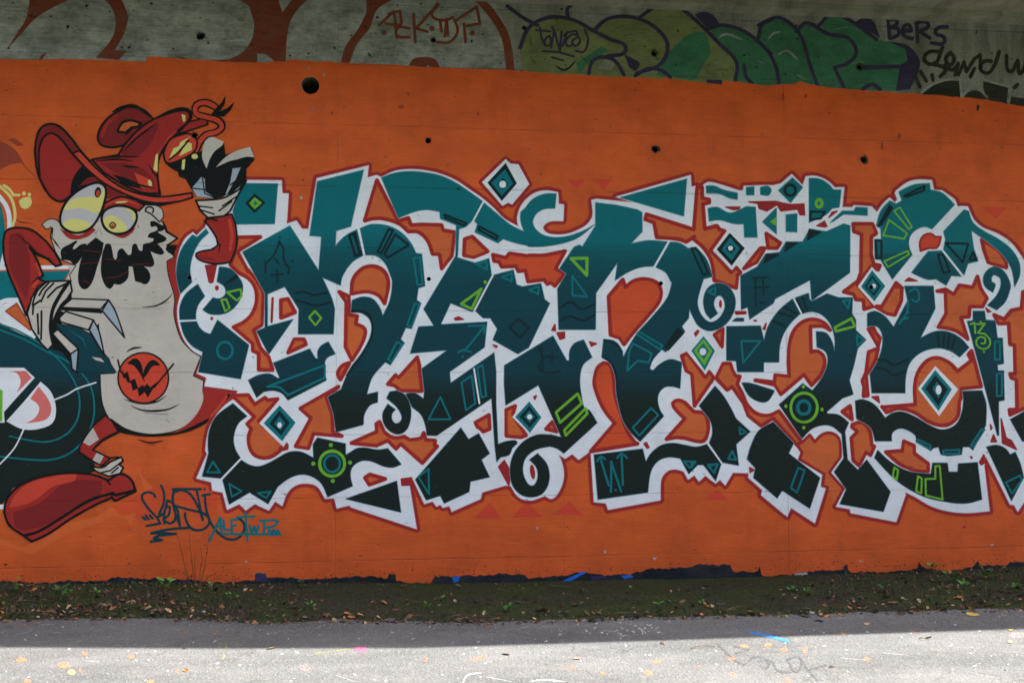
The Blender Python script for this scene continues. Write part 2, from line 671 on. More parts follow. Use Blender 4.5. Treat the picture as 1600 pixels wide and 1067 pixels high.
v, f = [], []
EDGE = [(-14, -0.92), (0.4, -1.02), (2.0, -1.14), (3.2, -1.30), (4.5, -1.44), (17, -1.47)]
ring_ = [(x, y) for x, y in EDGE] + [(17, 4.0), (-14, 4.0)]
n_ = len(ring_)
v = [(x, y, WALL_TOP + 0.003) for x, y in ring_] + [(x, y, WALL_TOP + 0.55) for x, y in ring_]
f = [list(range(n_))[::-1], [n_ + i for i in range(n_)]] + [[i, (i + 1) % n_, n_ + (i + 1) % n_, n_ + i] for i in range(n_)]
deck = mesh_obj('bridge_deck', v, f, M['soffit'])
tag(deck, 'grey concrete bridge deck resting on top of the painted wall', 'bridge')
v, f = [], []
box(v, f, -14, 17, -0.16, -0.001, WALL_TOP - 0.05, WALL_TOP + 0.001)
mesh_obj('ledge', v, f, M['soffit'], parent=deck)
v, f = [], []
ring_ = [(x, y - 0.02) for x, y in EDGE] + [(x, y + 0.22) for x, y in EDGE[::-1]]
n_ = len(ring_)
v = [(x, y, WALL_TOP + 0.551) for x, y in ring_] + [(x, y, WALL_TOP + 0.80) for x, y in ring_]
m_ = len(EDGE)
for zo, fl in ((0, 1), (n_, 0)):
    for i in range(m_ - 1):
        q_ = [zo + i, zo + i + 1, zo + n_ - 2 - i, zo + n_ - 1 - i]
        f.append(q_[::-1] if fl else q_)
f += [[i, (i + 1) % n_, n_ + (i + 1) % n_, n_ + i] for i in range(n_)]
mesh_obj('edge_beam', v, f, M['soffit'], parent=deck)
# added beam under the deck edge, out of view, keeps sky light off the wall top
ring_ = [(x, y + 0.02) for x, y in EDGE] + [(x, y + 0.30) for x, y in EDGE[::-1]]
v = [(x, y, WALL_TOP - 0.30) for x, y in ring_] + [(x, y, WALL_TOP + 0.001) for x, y in ring_]
mesh_obj('sky_block_beam', v, f, M['soffit'], parent=deck)


def part(name, label=None, parent=None):
    return Sheet(name, parent or wall, label)


# ---- orange ground coat, ragged along the roller edge
def ragged(pts, amp, step, rr):
    out = []
    for (x0, y0), (x1, y1) in zip(pts, pts[1:]):
        n = max(1, int(abs(x1 - x0) / step))
        for i in range(n):
            t = i / n
            out.append((x0 + (x1 - x0) * t, y0 + (y1 - y0) * t + rr.uniform(-amp, amp)))
    out.append(pts[-1])
    return out


rr = random.Random(11)
top = [(-1200, 50), (-140, 88), (0, 92), (60, 94), (110, 92), (180, 95), (228, 97), (229, 89), (300, 93), (372, 98), (440, 97), (447, 97), (455, 93), (560, 100), (600, 101), (680, 106),
       (790, 109), (850, 114), (935, 119), (1050, 124), (1100, 130), (1128, 132), (1130, 126), (1195, 134), (1240, 131), (1251, 128), (1290, 137),
       (1370, 143), (1450, 148), (1540, 156), (1580, 164), (1600, 167), (1760, 180), (2700, 211)]
bot = [(2700, 849), (1760, 870), (1600, 879), (1578, 877), (1573, 884), (1531, 882), (1528, 876), (1518, 885), (1480, 893), (1440, 885), (1436, 878), (1433, 888), (1396, 893), (1330, 893),
       (1325, 891), (1324, 882), (1318, 883), (1318, 890), (1280, 890), (1240, 897), (1200, 900), (1190, 899), (1187, 884), (1183, 892), (1145, 893), (1141, 882), (1098, 882),
       (1093, 880), (1080, 886), (1020, 888), (980, 897), (950, 899), (915, 893), (860, 901), (826, 903), (820, 897), (780, 896), (740, 899), (680, 900), (672, 911),
       (625, 908), (619, 906), (618, 896), (608, 896), (605, 903), (560, 899), (510, 904), (465, 905), (460, 902), (412, 901), (408, 893), (400, 893), (398, 905), (345, 910),
       (300, 906), (250, 904), (180, 901), (160, 908), (100, 907), (60, 911), (30, 908), (0, 907), (-140, 909), (-1200, 932)]
og = part('orange_background', 'orange roller-painted ground coat with a ragged lower edge')
og.raw([Vector(q) for q in ragged(top, 0.9, 7, rr) + ragged(bot, 1.7, 5, rr)], M['orange'], 1)
og.build()

# ---- older paint left bare under the orange edge
od = part('old_paint_band', 'dark navy and black older paint along the foot of the wall')
low = [(-1200, 945), (-140, 925)] + [(x, 925) for x in range(0, 1700, 100)] + [(1760, 925), (2700, 890)]
hi = [(2700, 840), (1760, 860), (1600, 868), (1300, 880), (1100, 876), (900, 888), (600, 890), (300, 898), (-140, 900), (-1200, 915)]
od.raw([Vector(q) for q in low + hi], M['navy'], 0.5)
od.poly('@B2 300,435 440,370 470,375 360,432', M['blue'], 2)
od.poly('@B2 680,395 740,390 760,405 700,415', M['blue'], 2)
od.poly('@B2 490,395 560,395 600,405 500,425', M['purple'], 2)
od.poly('@B1 1225,405 1275,400 1265,430 1235,440', M['blue'], 2)
od.poly('@B0 1130,420 1190,425 1200,450 1140,450', M['purple'], 2)
od.poly('@B0 1590,390 1660,380 1680,430 1600,430', M['purple'], 2)
od.poly('@B3 160,385 240,375 250,388 170,392', M['steel'], 2)
od.build()

# ---- faint marks on the orange
fm = part('faint_triangle', 'faint coral triangles sprayed on the orange above and below the lettering')
for s in ('@N1 330,155 480,155 405,228', '@N1 537,150 685,150 612,240', '@P1 1275,368 1470,370 1380,465',
          '@M3 1000,1000 1215,1000 1130,870', '@M3 1300,990 1540,985 1410,870', '@N3 210,1072 450,1072 350,965',
          '@O3 95,855 290,855 205,770'):
    fm.poly(s, M['coral'], 2)
fm.build()
sp = part('pale_splash', 'pale orange and coral splashes around the painted boot and tag')
sp.poly('@C3 730,690 900,780s 870,820s 950,920 960,960 860,1000 @C4 820,490 790,440 700,420 640,460 400,540 200,660 0,600 -20,590 -20,560 150,620 400,470 600,430 690,370 760,420 830,420 860,330 920,310 860,130 900,100s', M['orange_lt'], 2)
sp.poly('@C4 700,360 860,290 1000,230 1100,230 1290,250 1180,330 980,400 870,480 840,400 760,420', M['warm'], 2.8)
sp.poly('@C4 960,240 1300,235 1320,265 1380,300 1340,420 1250,430 1150,330 1000,380 900,400 880,330', M['warm'], 2.8)
sp.line('@C4 -20,590 200,660 400,540', 3, M['orange_lt'], 2)
sp.build()
br = part('brown_smear', 'brown red paint smear at the left edge behind the hat')
br.poly('@C1 -40,350 60,390s 120,450s 160,520s 250,610 200,570 130,500 60,510 0,540 -40,540', M['maroon'], 2)
br.poly('@C1 50,355 90,345s 150,390 110,395', M['maroon'], 2)
br.build()

# ------------------------------------------------------------------ the big teal lettering
# outer edge of the white mass
OUT = ('@L1 300,628 237,692 208,665 150,712s 105,800s 78,920s 78,1010s @L2 82,80s 110,208 88,300s 90,400s 112,490s 152,575s 215,645s 287,682 237,815 315,850 297,915 '
       '@L3 560,50 525,118 470,155s 395,235s 340,330s 315,430s 305,520 318,545 235,735 350,765 360,830 440,845 475,980 570,935 620,985 690,935 800,985 850,915 905,950 '
       '945,850s 1010,790s 1100,775s 1180,800s 1240,895 1310,890 1330,970 1430,945 1440,960 @Z 651,826 @M3 500,745 440,745 435,690 515,675 530,700 615,885 680,865 710,905 740,890 '
       '760,915 810,900 830,945 1055,845 1065,795 1250,740 1290,745 1350,830s 1440,858s 1540,828 @N3 155,920 210,945s 260,900s 300,800s 300,700s 265,600 315,632 370,595 420,640 510,575 '
       '515,580 540,970 635,980 650,1030 1060,955 1060,830s 1075,770s 1120,725s 1180,715s 1240,730 1275,795 1325,760 1360,810 1410,765 1490,825 1525,795 @O3 265,740 325,640 450,645 445,680 '
       '555,775 545,815 750,985 780,915 965,1035 1050,760 1012,735 1020,662 1090,640 1200,765 1130,905 1240,925 1245,955 @P3 600,1025 675,810 665,790 750,830s 870,900s 1000,940s 1150,955s '
       '1330,940 1288,590 1300,510 1490,890 1522,893 1550,945 1600,870 1900,700 1900,140 @P1 2000,900 1900,900 1610,800 1570,740s 1500,650s 1400,580s 1280,530s 1210,470s 1160,365 1080,360 '
       '1060,310 960,240 895,235 880,160 780,155s 690,175s 600,240 590,260 610,310 590,335 550,295 500,340s 450,410 410,365 270,355 255,372 @O1 1180,370 1195,215 1120,215 1085,180s 1030,145s '
       '960,125s 895,130 870,200 785,112 700,185 640,200 540,200 410,205 405,240 370,240 250,200s 180,180s 130,175s 95,195 90,240 @N1 1345,205 1300,210 1295,120 712,290 850,335 560,305 '
       '520,315 530,430s 500,490s 450,530s 330,578s 200,580s 145,545s 150,510s 200,480s 300,478 305,350 265,345 260,255 180,240s 100,250s 30,290s @M1 1370,510s 1340,600s 1345,650 1352,672 '
       '1240,610s 1160,530s 1080,460s 980,390s 860,310s 740,260s 600,230s 480,225s 380,240s 280,285 240,270 170,290 180,195 @L1 1175,245 1110,640 1060,640 1015,575 940,600 955,365 905,360 '
       '900,262 560,258 400,450')
mass = part('painted_lettering', 'huge white-edged wildstyle letters fading from teal at the top to black at the bottom')
mass.poly(OUT, M['white'], 4)
mass.poly('@M1 1250,145 1290,180 1350,185 1435,340 1300,500 1270,485 1225,510 1065,325', M['white'], 4)
lettering = mass.build()


def lsheet(name, label=None):
    return Sheet(name, lettering, label)


s = lsheet('red_outline', 'dark red contour around the white edge of the letters')
s.loop(OUT, 10.2, M['red'], 3)
s.loop(OUT, 12.6, M['rim'], 2.2)
s.loop(OUT, 2.0, M['rim_lt'], 3.5)
s.loop('@M1 1250,145 1290,180 1350,185 1435,340 1300,500 1270,485 1225,510 1065,325', 10, M['red'], 3)
s.build()

HO = [  # orange openings between the letters
    '@L1 555,705 735,702 553,815 600,900 640,975 @L2 640,10 700,90 755,185 745,440 680,478 735,620 800,690 830,790 722,788 722,660 675,640 675,585 525,455 600,420s 670,350s 705,250s 695,150s 640,75s 570,35 @L1 500,920 530,840',
    '@L2 895,245 950,235 1005,340 895,385', '@L2 950,655 1000,550 1075,550 1090,590',
    '@L2 1350,180 1425,215 1430,360 1490,370 1480,430 1550,470s 1545,540s 1510,620 1450,715 1400,610 1405,260',
    '@M2 45,295 60,180s 130,100s 210,80s 290,110s 330,180s 330,260s 305,370 260,310s 180,280s 100,285s',
    '@L2 1430,735 1370,760s 1340,820s 1360,865',
    '@L3 1345,20 1045,190 1130,265 1010,485 1110,500 1150,385 1370,405 1300,370 1295,240 1250,105',
    '@L3 480,90 640,85 690,160 770,105 790,125 870,115 720,290 940,475 940,500 900,510 820,565s 750,575s 680,545s 645,470s 645,400s 665,350 630,310 690,255 530,105',
    '@M3 45,410 245,320 240,260 265,245 300,320 350,360s 400,370s 460,360 500,385 590,370s 610,330 625,385 700,390 695,425 715,435 600,565 430,415 395,455 330,390 240,430',
    '@M3 150,680 190,655 310,690 185,735', '@M3 1015,250 1120,190 1125,300 1075,320 1050,295 1030,285',
    '@M3 1255,150 1325,120 1305,190 1410,350 1370,365 1255,355',
    '@N3 165,400 215,345 250,420',
    '@M1 150,625 245,310 410,630 490,605 510,660 600,655s 750,660 760,700 850,715 830,900 750,1000 735,885 680,885 640,780s 570,715s 490,710 420,650s 300,610s 210,610s',
    '@M1 930,770 990,750 1110,865 1000,910 925,895',
    '@M1 1150,890 1250,915 1280,880 1420,900s @N1 30,745s 150,745s 315,712 240,850 310,890 235,985 205,960 175,970 150,935 25,950 @M2 1405,115 1350,120 1330,80 1220,85 1200,45 1160,40',
    '@M2 330,1000 390,930 415,950 560,790 575,850 595,1055 430,1050 380,1010',
    '@N2 655,165 765,35 785,95 850,45s 940,30s 1030,60s 1065,130s 1045,210s 960,320s 870,420s 775,540 740,490 670,465',
    '@N2 545,800s 570,720s 615,685 660,700s 690,780s 700,900s 720,1000s @N3 740,250s 800,420s 860,505 880,515 515,575 705,355 640,280s 580,170s 545,60s',
    '@N3 1105,480 1250,320 1180,250s 1155,200s 1200,175s 1250,195 1320,265 1400,280s 1430,350s 1430,420s 1400,490s 1340,495s 1250,470 1180,465',
    '@N2 1225,630 1270,610 1410,800 1440,755 1475,800 1325,1020 1305,770 1260,745',
    '@O2 195,805 250,690 305,690 320,740 345,785 380,790 358,850 400,930s @O3 430,100s 500,175s 600,195s 685,160 860,400 830,430 640,215 545,275 445,195 @O2 410,1000 320,870 280,895',
    '@O2 765,790 760,650s 770,520s 810,420s 880,360s 960,345s 1040,375s 1085,430 1030,400s 930,400 935,600 990,595s 1040,650s 1020,760s 940,860 880,775 700,930 670,880 650,855 500,820 650,835 655,780',
    '@P3 260,265 330,250s 390,310s 410,430 430,435 400,505 365,480 310,585 265,545 250,370 300,320 255,285',
    '@P3 180,165 240,120 255,225',
    '@P1 265,500 415,500 445,575 405,600 405,740 425,815 475,825 460,860 405,830 295,975 @P2 430,240 350,265 345,195 285,190 270,150 190,130 @P1 300,945 325,880 330,580 270,560',
    '@P2 490,245 600,60 645,100 640,200 590,310 530,300 440,245',
    '@P1 1270,625 1400,710s 1460,800 1460,840 1320,800 1285,700',
    '@P2 920,125 985,110 1050,150 1095,80 1200,95 1235,10 1260,100s 1310,180 1275,245 1175,245 1170,325 1105,330 1160,500 1080,440s 1000,415s 930,405 990,300 985,130',
    '@P2 385,420 420,410 440,450 475,490 460,555', '@P2 385,600 460,570 430,680s 365,780 380,940 345,945 350,870 335,825 365,760',
    '@P2 490,1030 750,1010 745,870s 770,760s 840,670s 920,645s 1010,680s 1080,750 1190,665 1165,620 1190,590 1265,870 1110,885 1105,960s @P3 1095,80s 1080,200s 1020,260s 940,270s 850,240s 740,170s 620,140s 525,170 490,125',
    '@P3 520,480 650,470 660,395 740,430 740,490 850,570 850,630 780,630s 640,580s',
    '@P2 1900,100 1590,130 1580,260 1500,275 1445,345 1365,310 1400,380 1480,375 1490,540 1525,545 1530,770 1490,770 1500,800 1540,815 1545,1045 @P3 1520,150 1485,150 1490,190 @P2 1900,900',
    '@N1 1345,215 1385,215 1385,300 1440,310 1440,335 1390,345 1405,540 1500,515 1520,545 1560,555 1450,705 @O1 310,880 350,840 385,880 360,900 350,1000 180,940 160,800s 100,690s 10,610s @N1 1325,600 1260,640 1200,620s 1030,605 1010,490 940,465 950,425 1320,545',
    '@O2 180,465 245,420 240,560', '@O1 585,575 695,650 670,690 600,690', '@O1 410,850 540,690 575,690 510,800',
]
RED = [  # openings sprayed plain red
    '@L1 305,925 390,925 365,1050 @L2 350,110 335,105', '@M3 1195,595 1240,545 1285,640s 1275,740', '@M3 435,690 515,680 500,735 440,740',
    '@O1 450,330 660,325 720,340 780,350 880,345 885,430 850,430 830,385 700,400 670,350 590,400 530,380 520,340',
    '@O1 270,370 380,370 370,385 330,390', '@O1 1140,400 1075,450 1100,410', '@O1 980,515 1040,480 1060,520 1040,525',
    '@O2 345,285 425,285 425,300 350,305', '@O2 560,420 585,375 575,425', '@P1 670,945 700,922 765,945',
    '@P3 1420,220 1460,370 1500,390 1540,460 1430,410', '@P3 1335,265 1350,290 1340,305', '@P3 1360,345 1385,400 1340,400',
    '@P3 1250,560 1285,500 1300,560 1265,580', '@P2 410,950 460,945 470,995', '@P1 660,1000 600,1000 590,960', '@P3 1500,155 1540,150 1490,185',
    '@M3 1470,50 1490,40 1478,70', '@M2 850,490 880,475 920,495 860,500', '@M2 1150,695 1185,705 1175,715',
    '@N2 210,430 235,385 240,435', '@N2 250,450 310,445 310,490 275,500', '@N2 505,520 560,535 520,555', '@N3 930,515 950,505 970,545 955,550',
    '@N2 1325,455 1350,430 1360,440 1335,475', '@O3 455,600 490,620 460,640', '@P1 1085,350 1160,345 1085,358', '@P2 1300,255 1340,285 1315,290',
    '@L3 880,500 935,468 950,490 915,512', '@P3 1180,515 1195,520 1188,530', '@P2 1165,600 1190,590 1200,640']
s = lsheet('orange_opening', 'orange gaps with red rims inside the lettering')
for i, h in enumerate(HO):
    s.poly(h, M['orange2'] if i not in (15, 18, 17) else M['warm'], 5)
    s.loop(h, 4.4, M['red'], 6)
    s.loop(h, 6.4, M['rim'], 5.3)
# the heart-shaped opening that runs out below the letters
hh = '@O3 1065,755 1025,742 1038,652 845,535 865,480 820,420 870,400 925,345 965,400 1020,345s 1090,330s 1150,370s 1165,450s 1165,520 1078,640 1188,765 1115,905'
s.poly(hh, M['orange2'], 5)
s.line(hh, 4.6, M['red'], 6)
for h in RED:
    s.poly(h, M['red'], 5)
    s.loop(h, 2.4, M['red'], 6)
s.line('@L2 830,230 822,415', 4, M['red'], 6)
s.line('@L2 1340,922 1240,985', 4, M['red'], 6)
s.ell('L2', 395, 150, 16, 20, M['red'], 6)
s.ell('L2', 355, 388, 12, 14, M['red'], 6)
s.ell('O2', 228, 225, 12, 32, M['red'], 6)
s.ell('N3', 60, 735, 20, 58, M['red'], 6, -8)
s.ell('O2', 500, 355, 16, 9, M['red'], 6)
s.poly('@P1 790,712 785,640s 815,590s 870,575s 905,600 950,600 940,650s 915,690s 860,690s 825,700', M['coral'], 5)
s.loop('@P1 790,712 785,640s 815,590s 870,575s 905,600 950,600 940,650s 915,690s 860,690s 825,700', 3, M['red'], 6)
s.build()

# white grounds of the small diamonds
s = lsheet('white_diamond_edge', 'white edges of the small diamonds between the letters')
for d in ('@L3 885,130 1030,300 915,490 725,305', '@P1 410,835 545,985 @P2 430,240 300,90', '@O1 300,548 460,690 320,860 170,712',
          '@O2 95,448 235,570 112,775 -40,590', '@P2 905,708 1085,890 935,1100 768,885', '@M3 1435,62 1560,205 1440,345 1300,205'):
    s.poly(d, M['white'], 7)
s.build()

TE = [
    ('letter_k', ['@L1 600,285 870,288 845,600 545,603 520,500',
     '@L1 310,640 240,705 205,685 150,750s 105,830s 80,950s @L2 82,80s 110,195 200,105 @L1 185,960s 205,850s 260,740s 330,670',
     '@L2 245,120 300,215 250,280s 230,350s 232,398 105,398 105,300s 150,200s',
     '@L2 110,418 235,408 260,460s 300,495s 345,510 400,400 645,595 580,860 250,805 285,650 200,600s 140,520s',
     '@L1 415,935 500,950s 560,1010s @L2 595,120s 590,200s 550,280s 480,340s 400,358s 330,350s 285,320 365,225 410,235s 455,210s 465,170s 445,130s 395,100',
     '@L2 835,735 1120,625 1165,700 1185,700 1180,650s 1210,600s 1265,570 1320,665 1250,700s 1235,780s 1250,870 950,1025 900,970s 830,950s 760,960 705,1005 640,870 720,830s 810,820s 870,855 885,850',
     '@L3 520,150 630,250 560,310s 525,420s 540,510s 578,575 428,735 280,720 330,540 325,450s 340,350s 390,250s']),
    ('letter_m', ['@L1 595,820 965,615 1190,965 1212,700 1120,692 1180,270 1540,180 1440,620 1325,655 1320,775 1390,700s 1495,640 1540,845 1450,900s 1375,1010s @L2 1360,130 1218,68 1290,225s 1315,310 1305,510 1030,510 1035,315 925,140 790,198 790,450 990,395 800,668 705,487 770,460 772,195',
     '@M1 105,690 150,893 240,900s 310,960s 350,1050s @M2 365,200s 345,350s 290,468 265,400s 210,335s 130,320s 52,345 42,440 130,448s 195,510s 195,620s 130,750s 40,870s 0,950 @L3 1365,40 1262,100 1305,230 1325,375 1535,318 @M3 140,262 145,190s 190,115s 250,92 252,10 165,30 @M2 210,945s 310,828 350,850 460,680 430,650 470,560 515,568 590,370 555,345 568,250 620,235 @M1 595,885 550,880 510,800s 430,715s 330,665s 200,655s',
     '@L3 440,748 584,592 650,630s 720,642s 800,615s 880,570s 960,530s 1050,528s 1150,575 1145,470 1180,418 1400,465 1400,552 @M3 40,480s 90,450s 160,447s 250,462s 330,452 435,575 370,600s 300,592s 200,552s 120,550s 50,600s 38,670s 55,745 @L3 1260,880 1210,775s 1130,718s 1040,706s 950,740s 870,800 795,935 650,845 490,938',
     '@M3 0,845 400,705 432,950',
     '@M3 345,10 320,60 400,130s 440,210s 420,250s 385,255s 360,220s 365,175s 390,150 330,105 290,180s 300,260s 350,320s 420,340s 480,300s 510,200s 500,100s 460,30s 400,0']),
    ('letter_e', ['@M1 280,290 380,255s 480,242s 600,248s 740,275s 860,330s 980,410s 1070,475 990,625 940,672 885,690 875,900 @M2 870,12 1010,55 1120,20 1140,150 992,437 820,368 742,535 1105,515 1085,712 812,905 820,992 1160,755 1175,900 @M3 1175,100 1190,420 1260,395s 1340,400s 1300,450s 1280,500s 1210,520 1180,555 1165,430 1140,60 710,352 635,350 625,280s 590,190s 520,130 470,25 540,20s 610,65 615,0 @M2 595,880 795,735 505,760 570,552 690,545 610,415 848,20 @M1 860,900 865,660 740,610 735,555 640,540s 540,555s 412,605',
     '@M2 1155,150 1310,110 1335,225 1380,240 1525,215 1555,340 1595,370 1430,715 1345,765 1150,655 1185,570 1130,485 1075,485 1015,430',
     '@M3 900,290 960,380 1040,335 1125,490 1060,540 1125,675 975,710 965,790 770,880 740,820 630,855 545,695']),
    ('letter_tail', ['@N1 245,265 150,268s 60,310s 0,380s @M1 1370,560s 1370,640s 1397,713 1290,660s 1180,570s 1080,485 1003,625 1030,650 1010,715 1190,800 1230,768 1330,800s 1420,820s @N1 30,678s 160,675s 300,650s 420,605s 545,505 450,558s 330,598s 220,605s 120,575s 62,495s 90,420s 150,385s 235,378']),
    ('letter_n', ['@N1 552,335 720,355 880,390 915,410 917,560 828,655 960,630s 1112,640 1003,830 900,840s 800,880s 705,940 725,800 555,1040 @N2 555,140 552,425 265,425 255,105 @N1 325,888 270,850 385,680 425,665 450,678 552,515',
     '@N1 1135,642 1210,650s 1275,692 1335,680 1420,780s 1465,912 1395,930 @N2 1365,130s 1348,220s 1378,310s 1440,365s @O2 200,350s 250,290s 262,220s 230,160s 190,175s 175,230s 205,300 150,342 110,290s 95,190s 130,100s 210,62s 290,90s 342,180s 330,290s 260,390s 150,435s 60,400s 10,320s @N2 1285,262 1280,335 1225,400 1250,440 1100,600 1070,580 1000,660s 975,730 1000,745 1060,690s 1140,657s 1225,680 1212,885 @N3 1160,70s 1090,75s 1040,140s 1050,240s 1085,300 900,497 830,430s 765,330s 725,180s @N2 712,900s 705,790s 660,680s 600,640 615,500 700,515s 750,570s 770,640 810,560s 880,450s 990,330s 1110,180s 1148,60s @N1 1140,950s 1100,880s 1022,838',
     '@M2 1240,855 1600,635 @N2 220,475 328,668 347,665 350,590s 390,530s 460,505 525,640 455,700s 430,800s 440,930s 470,1050s @N3 500,250s 565,352 305,590 250,552s 200,537 200,443 285,465 105,58 @M3 1250,115 @M2 1238,1000',
     '@M3 1600,345 1500,345s 1400,390s 1320,480s 1285,600s 1300,730s 1360,805s 1450,832s 1540,800s 1590,700s 1575,580s 1500,490 1435,540 1490,600s 1500,680s 1470,740s 1430,735s 1390,660s 1385,590s 1410,520s 1490,460s 1600,435',
     '@N1 745,295 1265,150 1240,440',
     '@N3 540,600 920,555 945,655 985,590s 1060,530s 1150,510s 1250,525 1340,540s 1420,520 1535,665 1490,805 1395,680 1350,680 1280,750 1215,630 1120,620s 1040,650s 985,730s 960,895 570,950',
     '@O2 60,1020 185,865 250,940s 310,1040s @O3 350,220 460,320 350,420 370,585 240,560 140,410 165,330s 150,240s 100,170s']),
    ('letter_s', ['@O1 385,905 515,835 580,735 690,722 740,640 870,640 925,540 1055,560 1190,500 1240,515 1238,880 @O2 940,200 928,38 655,185 640,220 455,345 440,250 390,270 385,30',
     '@O2 567,510 600,400s 680,280s 790,185 853,300 780,370s 720,460s 690,560s 685,680 565,680 565,755 360,755 350,670 275,665 275,400 540,395',
     '@O2 805,180 915,140 925,190 940,205 1060,145 1150,175 1260,175 1255,300 1285,350 1285,430 1365,505 1300,570 1270,700s 1235,820 1265,930 1180,960 1060,1065 @O3 1060,180 1150,190s 1230,250 1200,320 1220,540 1300,620 1370,540 1555,790 1500,945 1160,885 1210,770 1115,635 1190,530 1175,340 1100,280s 1030,270s 940,300s 865,375 685,110 @O2 870,845 945,900 1020,800s 1065,680s 1050,600s 980,560 975,440 1050,450s 1100,520s 1118,595 1120,500s 1090,390s 1020,310s 940,285s 865,300',
     '@O2 395,840 450,840s 650,900 600,980s 540,990s 450,940s', '@O2 320,360 350,335 410,335 410,360',
     '@O3 435,535 470,420s 530,310s 640,245 800,410 760,490 1005,680 925,920 710,780 670,840 485,680 500,605']),
    ('letter_ornament', ['@O1 115,205 180,205s 250,235s 360,260 360,310 300,300s 220,265s 120,260', '@O1 430,215 490,210 490,275 430,275', '@O1 540,215 600,207s 625,240s 600,278s 540,270',
     '@O1 790,140 870,215 775,335 680,240', '@O1 920,145 1000,150s 1070,190s 1110,235 1170,235 1155,370 1100,380 1050,430s 920,490',
     '@O1 130,380 200,370s 300,415s 400,380 430,365 500,370 515,605 415,605 410,500 340,500s 220,470s 140,480', '@O1 555,485 665,375 665,580',
     '@O1 740,430 825,420 825,565 740,560', '@O1 1085,490 1180,400 1270,400 1285,370 1375,375 1375,435 1190,425 1110,480']),
    ('letter_wheel', ['@P1 620,250 740,195s 860,185 868,235 960,260s 1055,350 880,540 820,522s 750,550s 705,605s 700,680s 725,740 570,932 490,800 480,780 435,775 430,620 485,620 480,535 445,515 480,400s 550,320 600,345 645,320',
     '@P1 1130,390 1165,400 1200,490s 1290,560s 1400,620s 1500,700s 1560,800s 1565,900s 1525,990 1500,850s 1430,740s 1340,660s 1185,550 1205,690 1240,790 1160,810 1130,900 970,700 985,620 970,560',
     '@P1 850,715 960,710 1115,910 1030,905 990,980 910,930 850,935s 780,910s 720,880',
     '@P1 1355,1035 1295,990s 1280,920s 1320,855s 1385,835s 1450,880s 1492,970s @P2 1490,110s 1450,210s 1385,272 1312,235 1380,165s 1415,90s 1415,30s @P1 1395,910s 1355,900s 1345,950s 1375,970s']),
    ('letter_h', ['@P2 665,85 890,85 905,260 790,490 900,440s 1000,440s 1100,490s 1170,565 1095,640 1020,590s 920,570s 800,600s 710,680s 675,790s 670,920 410,920 395,770 450,680s 490,560s 490,460s 450,400s 375,400 375,300 430,280s 510,320s 580,405 690,200',
     '@P2 1115,905 1270,900 1300,990s @P3 1305,150s 1300,270 1200,465 1170,440 1120,440 1110,500 1000,510 950,500 930,440 890,450 870,470 755,400 750,350s 640,295s 570,330s 565,395 435,395 400,290s 290,220 280,80 340,70s 430,110s 515,215 560,180s 640,165s 740,200s 860,270s 960,305s 1060,270s 1110,180s 1125,60s',
     '@P3 455,465 560,560s 700,630s 870,650 885,565 1000,565 1010,635 1080,635 1085,570 1235,560 1270,850 1150,880s 1000,870s 800,820s 600,700s 430,525']),
    ('letter_bar', ['@P2 1200,280 1290,280 1300,350 1375,355 1390,490 1430,490 1440,690 1390,700 1395,745 1440,745 1445,975 1400,985 @P3 1402,350 1390,350 1320,80 @P2 1155,360 1200,355',
     '@P3 1305,440 1380,425s 1450,450s 1490,500 1530,480 1570,570s 1595,680 1500,860', '@P3 1490,225 1640,140 1900,140 1900,420 1585,395']),
]
for name, polys in TE:
    s = lsheet(name)
    for q in polys:
        s.poly(q, M['fill'], 8)
        s.loop(q, 1.7, M['halo'], 7.2)
    s.build()

# fine white lines that split the letters
s = lsheet('white_line', 'thin white lines splitting the letters')
s.line('@M1 105,690 147,890|@M1 1075,480 990,640|@M2 1152,150 1002,432|@N1 1125,640 1013,835|@L2 105,408 235,403|@L3 430,740 582,584|@O2 800,180 860,300|@O3 130,415 240,570|@P1 960,705 1120,910|@L1 1497,640 1545,845', 2.6, M['white'], 9)
s.line('@M2 1003,880 @M3 1045,100', 2.6, M['white'], 9)
s.build()

# decorations
s = lsheet('diamond_ornament', 'small concentric diamonds set between the letters')
for d, cols in ((('@L3 885,165 1010,300 905,445 760,305', '@L3 885,205 965,300 897,400 805,308', '@L3 885,250 930,305 892,362 842,310'), 'tdt'),
                (('@M1 1250,175 1338,335 1220,472 1108,330', '@M1 1246,225 1308,335 1220,432 1138,330', '@M1 1230,290 1268,340 1225,382 1188,340'), 'dtd'),
                (('@M3 1435,85 1530,210 1440,330 1325,205', '@M3 1435,118 1505,210 1440,292 1358,205', '@M3 1435,155 1477,205 1437,248 1395,205'), 'tdt'),
                (('@O2 95,475 185,590 105,745 0,590', '@O2 95,497 165,590 103,708 18,590', '@O2 93,528 138,592 98,660 45,590'), 'tgt'),
                (('@P2 905,740 1035,890 930,1060 795,885', '@P2 905,780 1002,890 930,1022 828,885', '@P2 915,828 958,892 930,962 883,890'), 'tdt'),
                (('@O1 300,570 418,690 315,828 198,700', '@O1 304,605 378,692 315,788 235,700', '@O1 305,655 347,692 312,732 268,695'), 'dtd'),
                (('@P1 412,862 515,985 @P2 430,205 325,90', '@P1 412,900 482,985 @P2 425,165 352,88', '@P1 415,925 460,988 @P2 422,138 370,90'), 'tmt'),
                (('@L1 690,362 775,435 690,518 615,440', '@L1 690,392 748,437 690,487 647,440', '@L1 695,422 714,440 695,458 677,440'), 'dgt')):
    for k, (q, c) in enumerate(zip(d, cols)):
        s.poly(q, {'t': M['teal'], 'd': M['dark'], 'g': M['green'], 'm': M['dim']}[c], 9 + k)
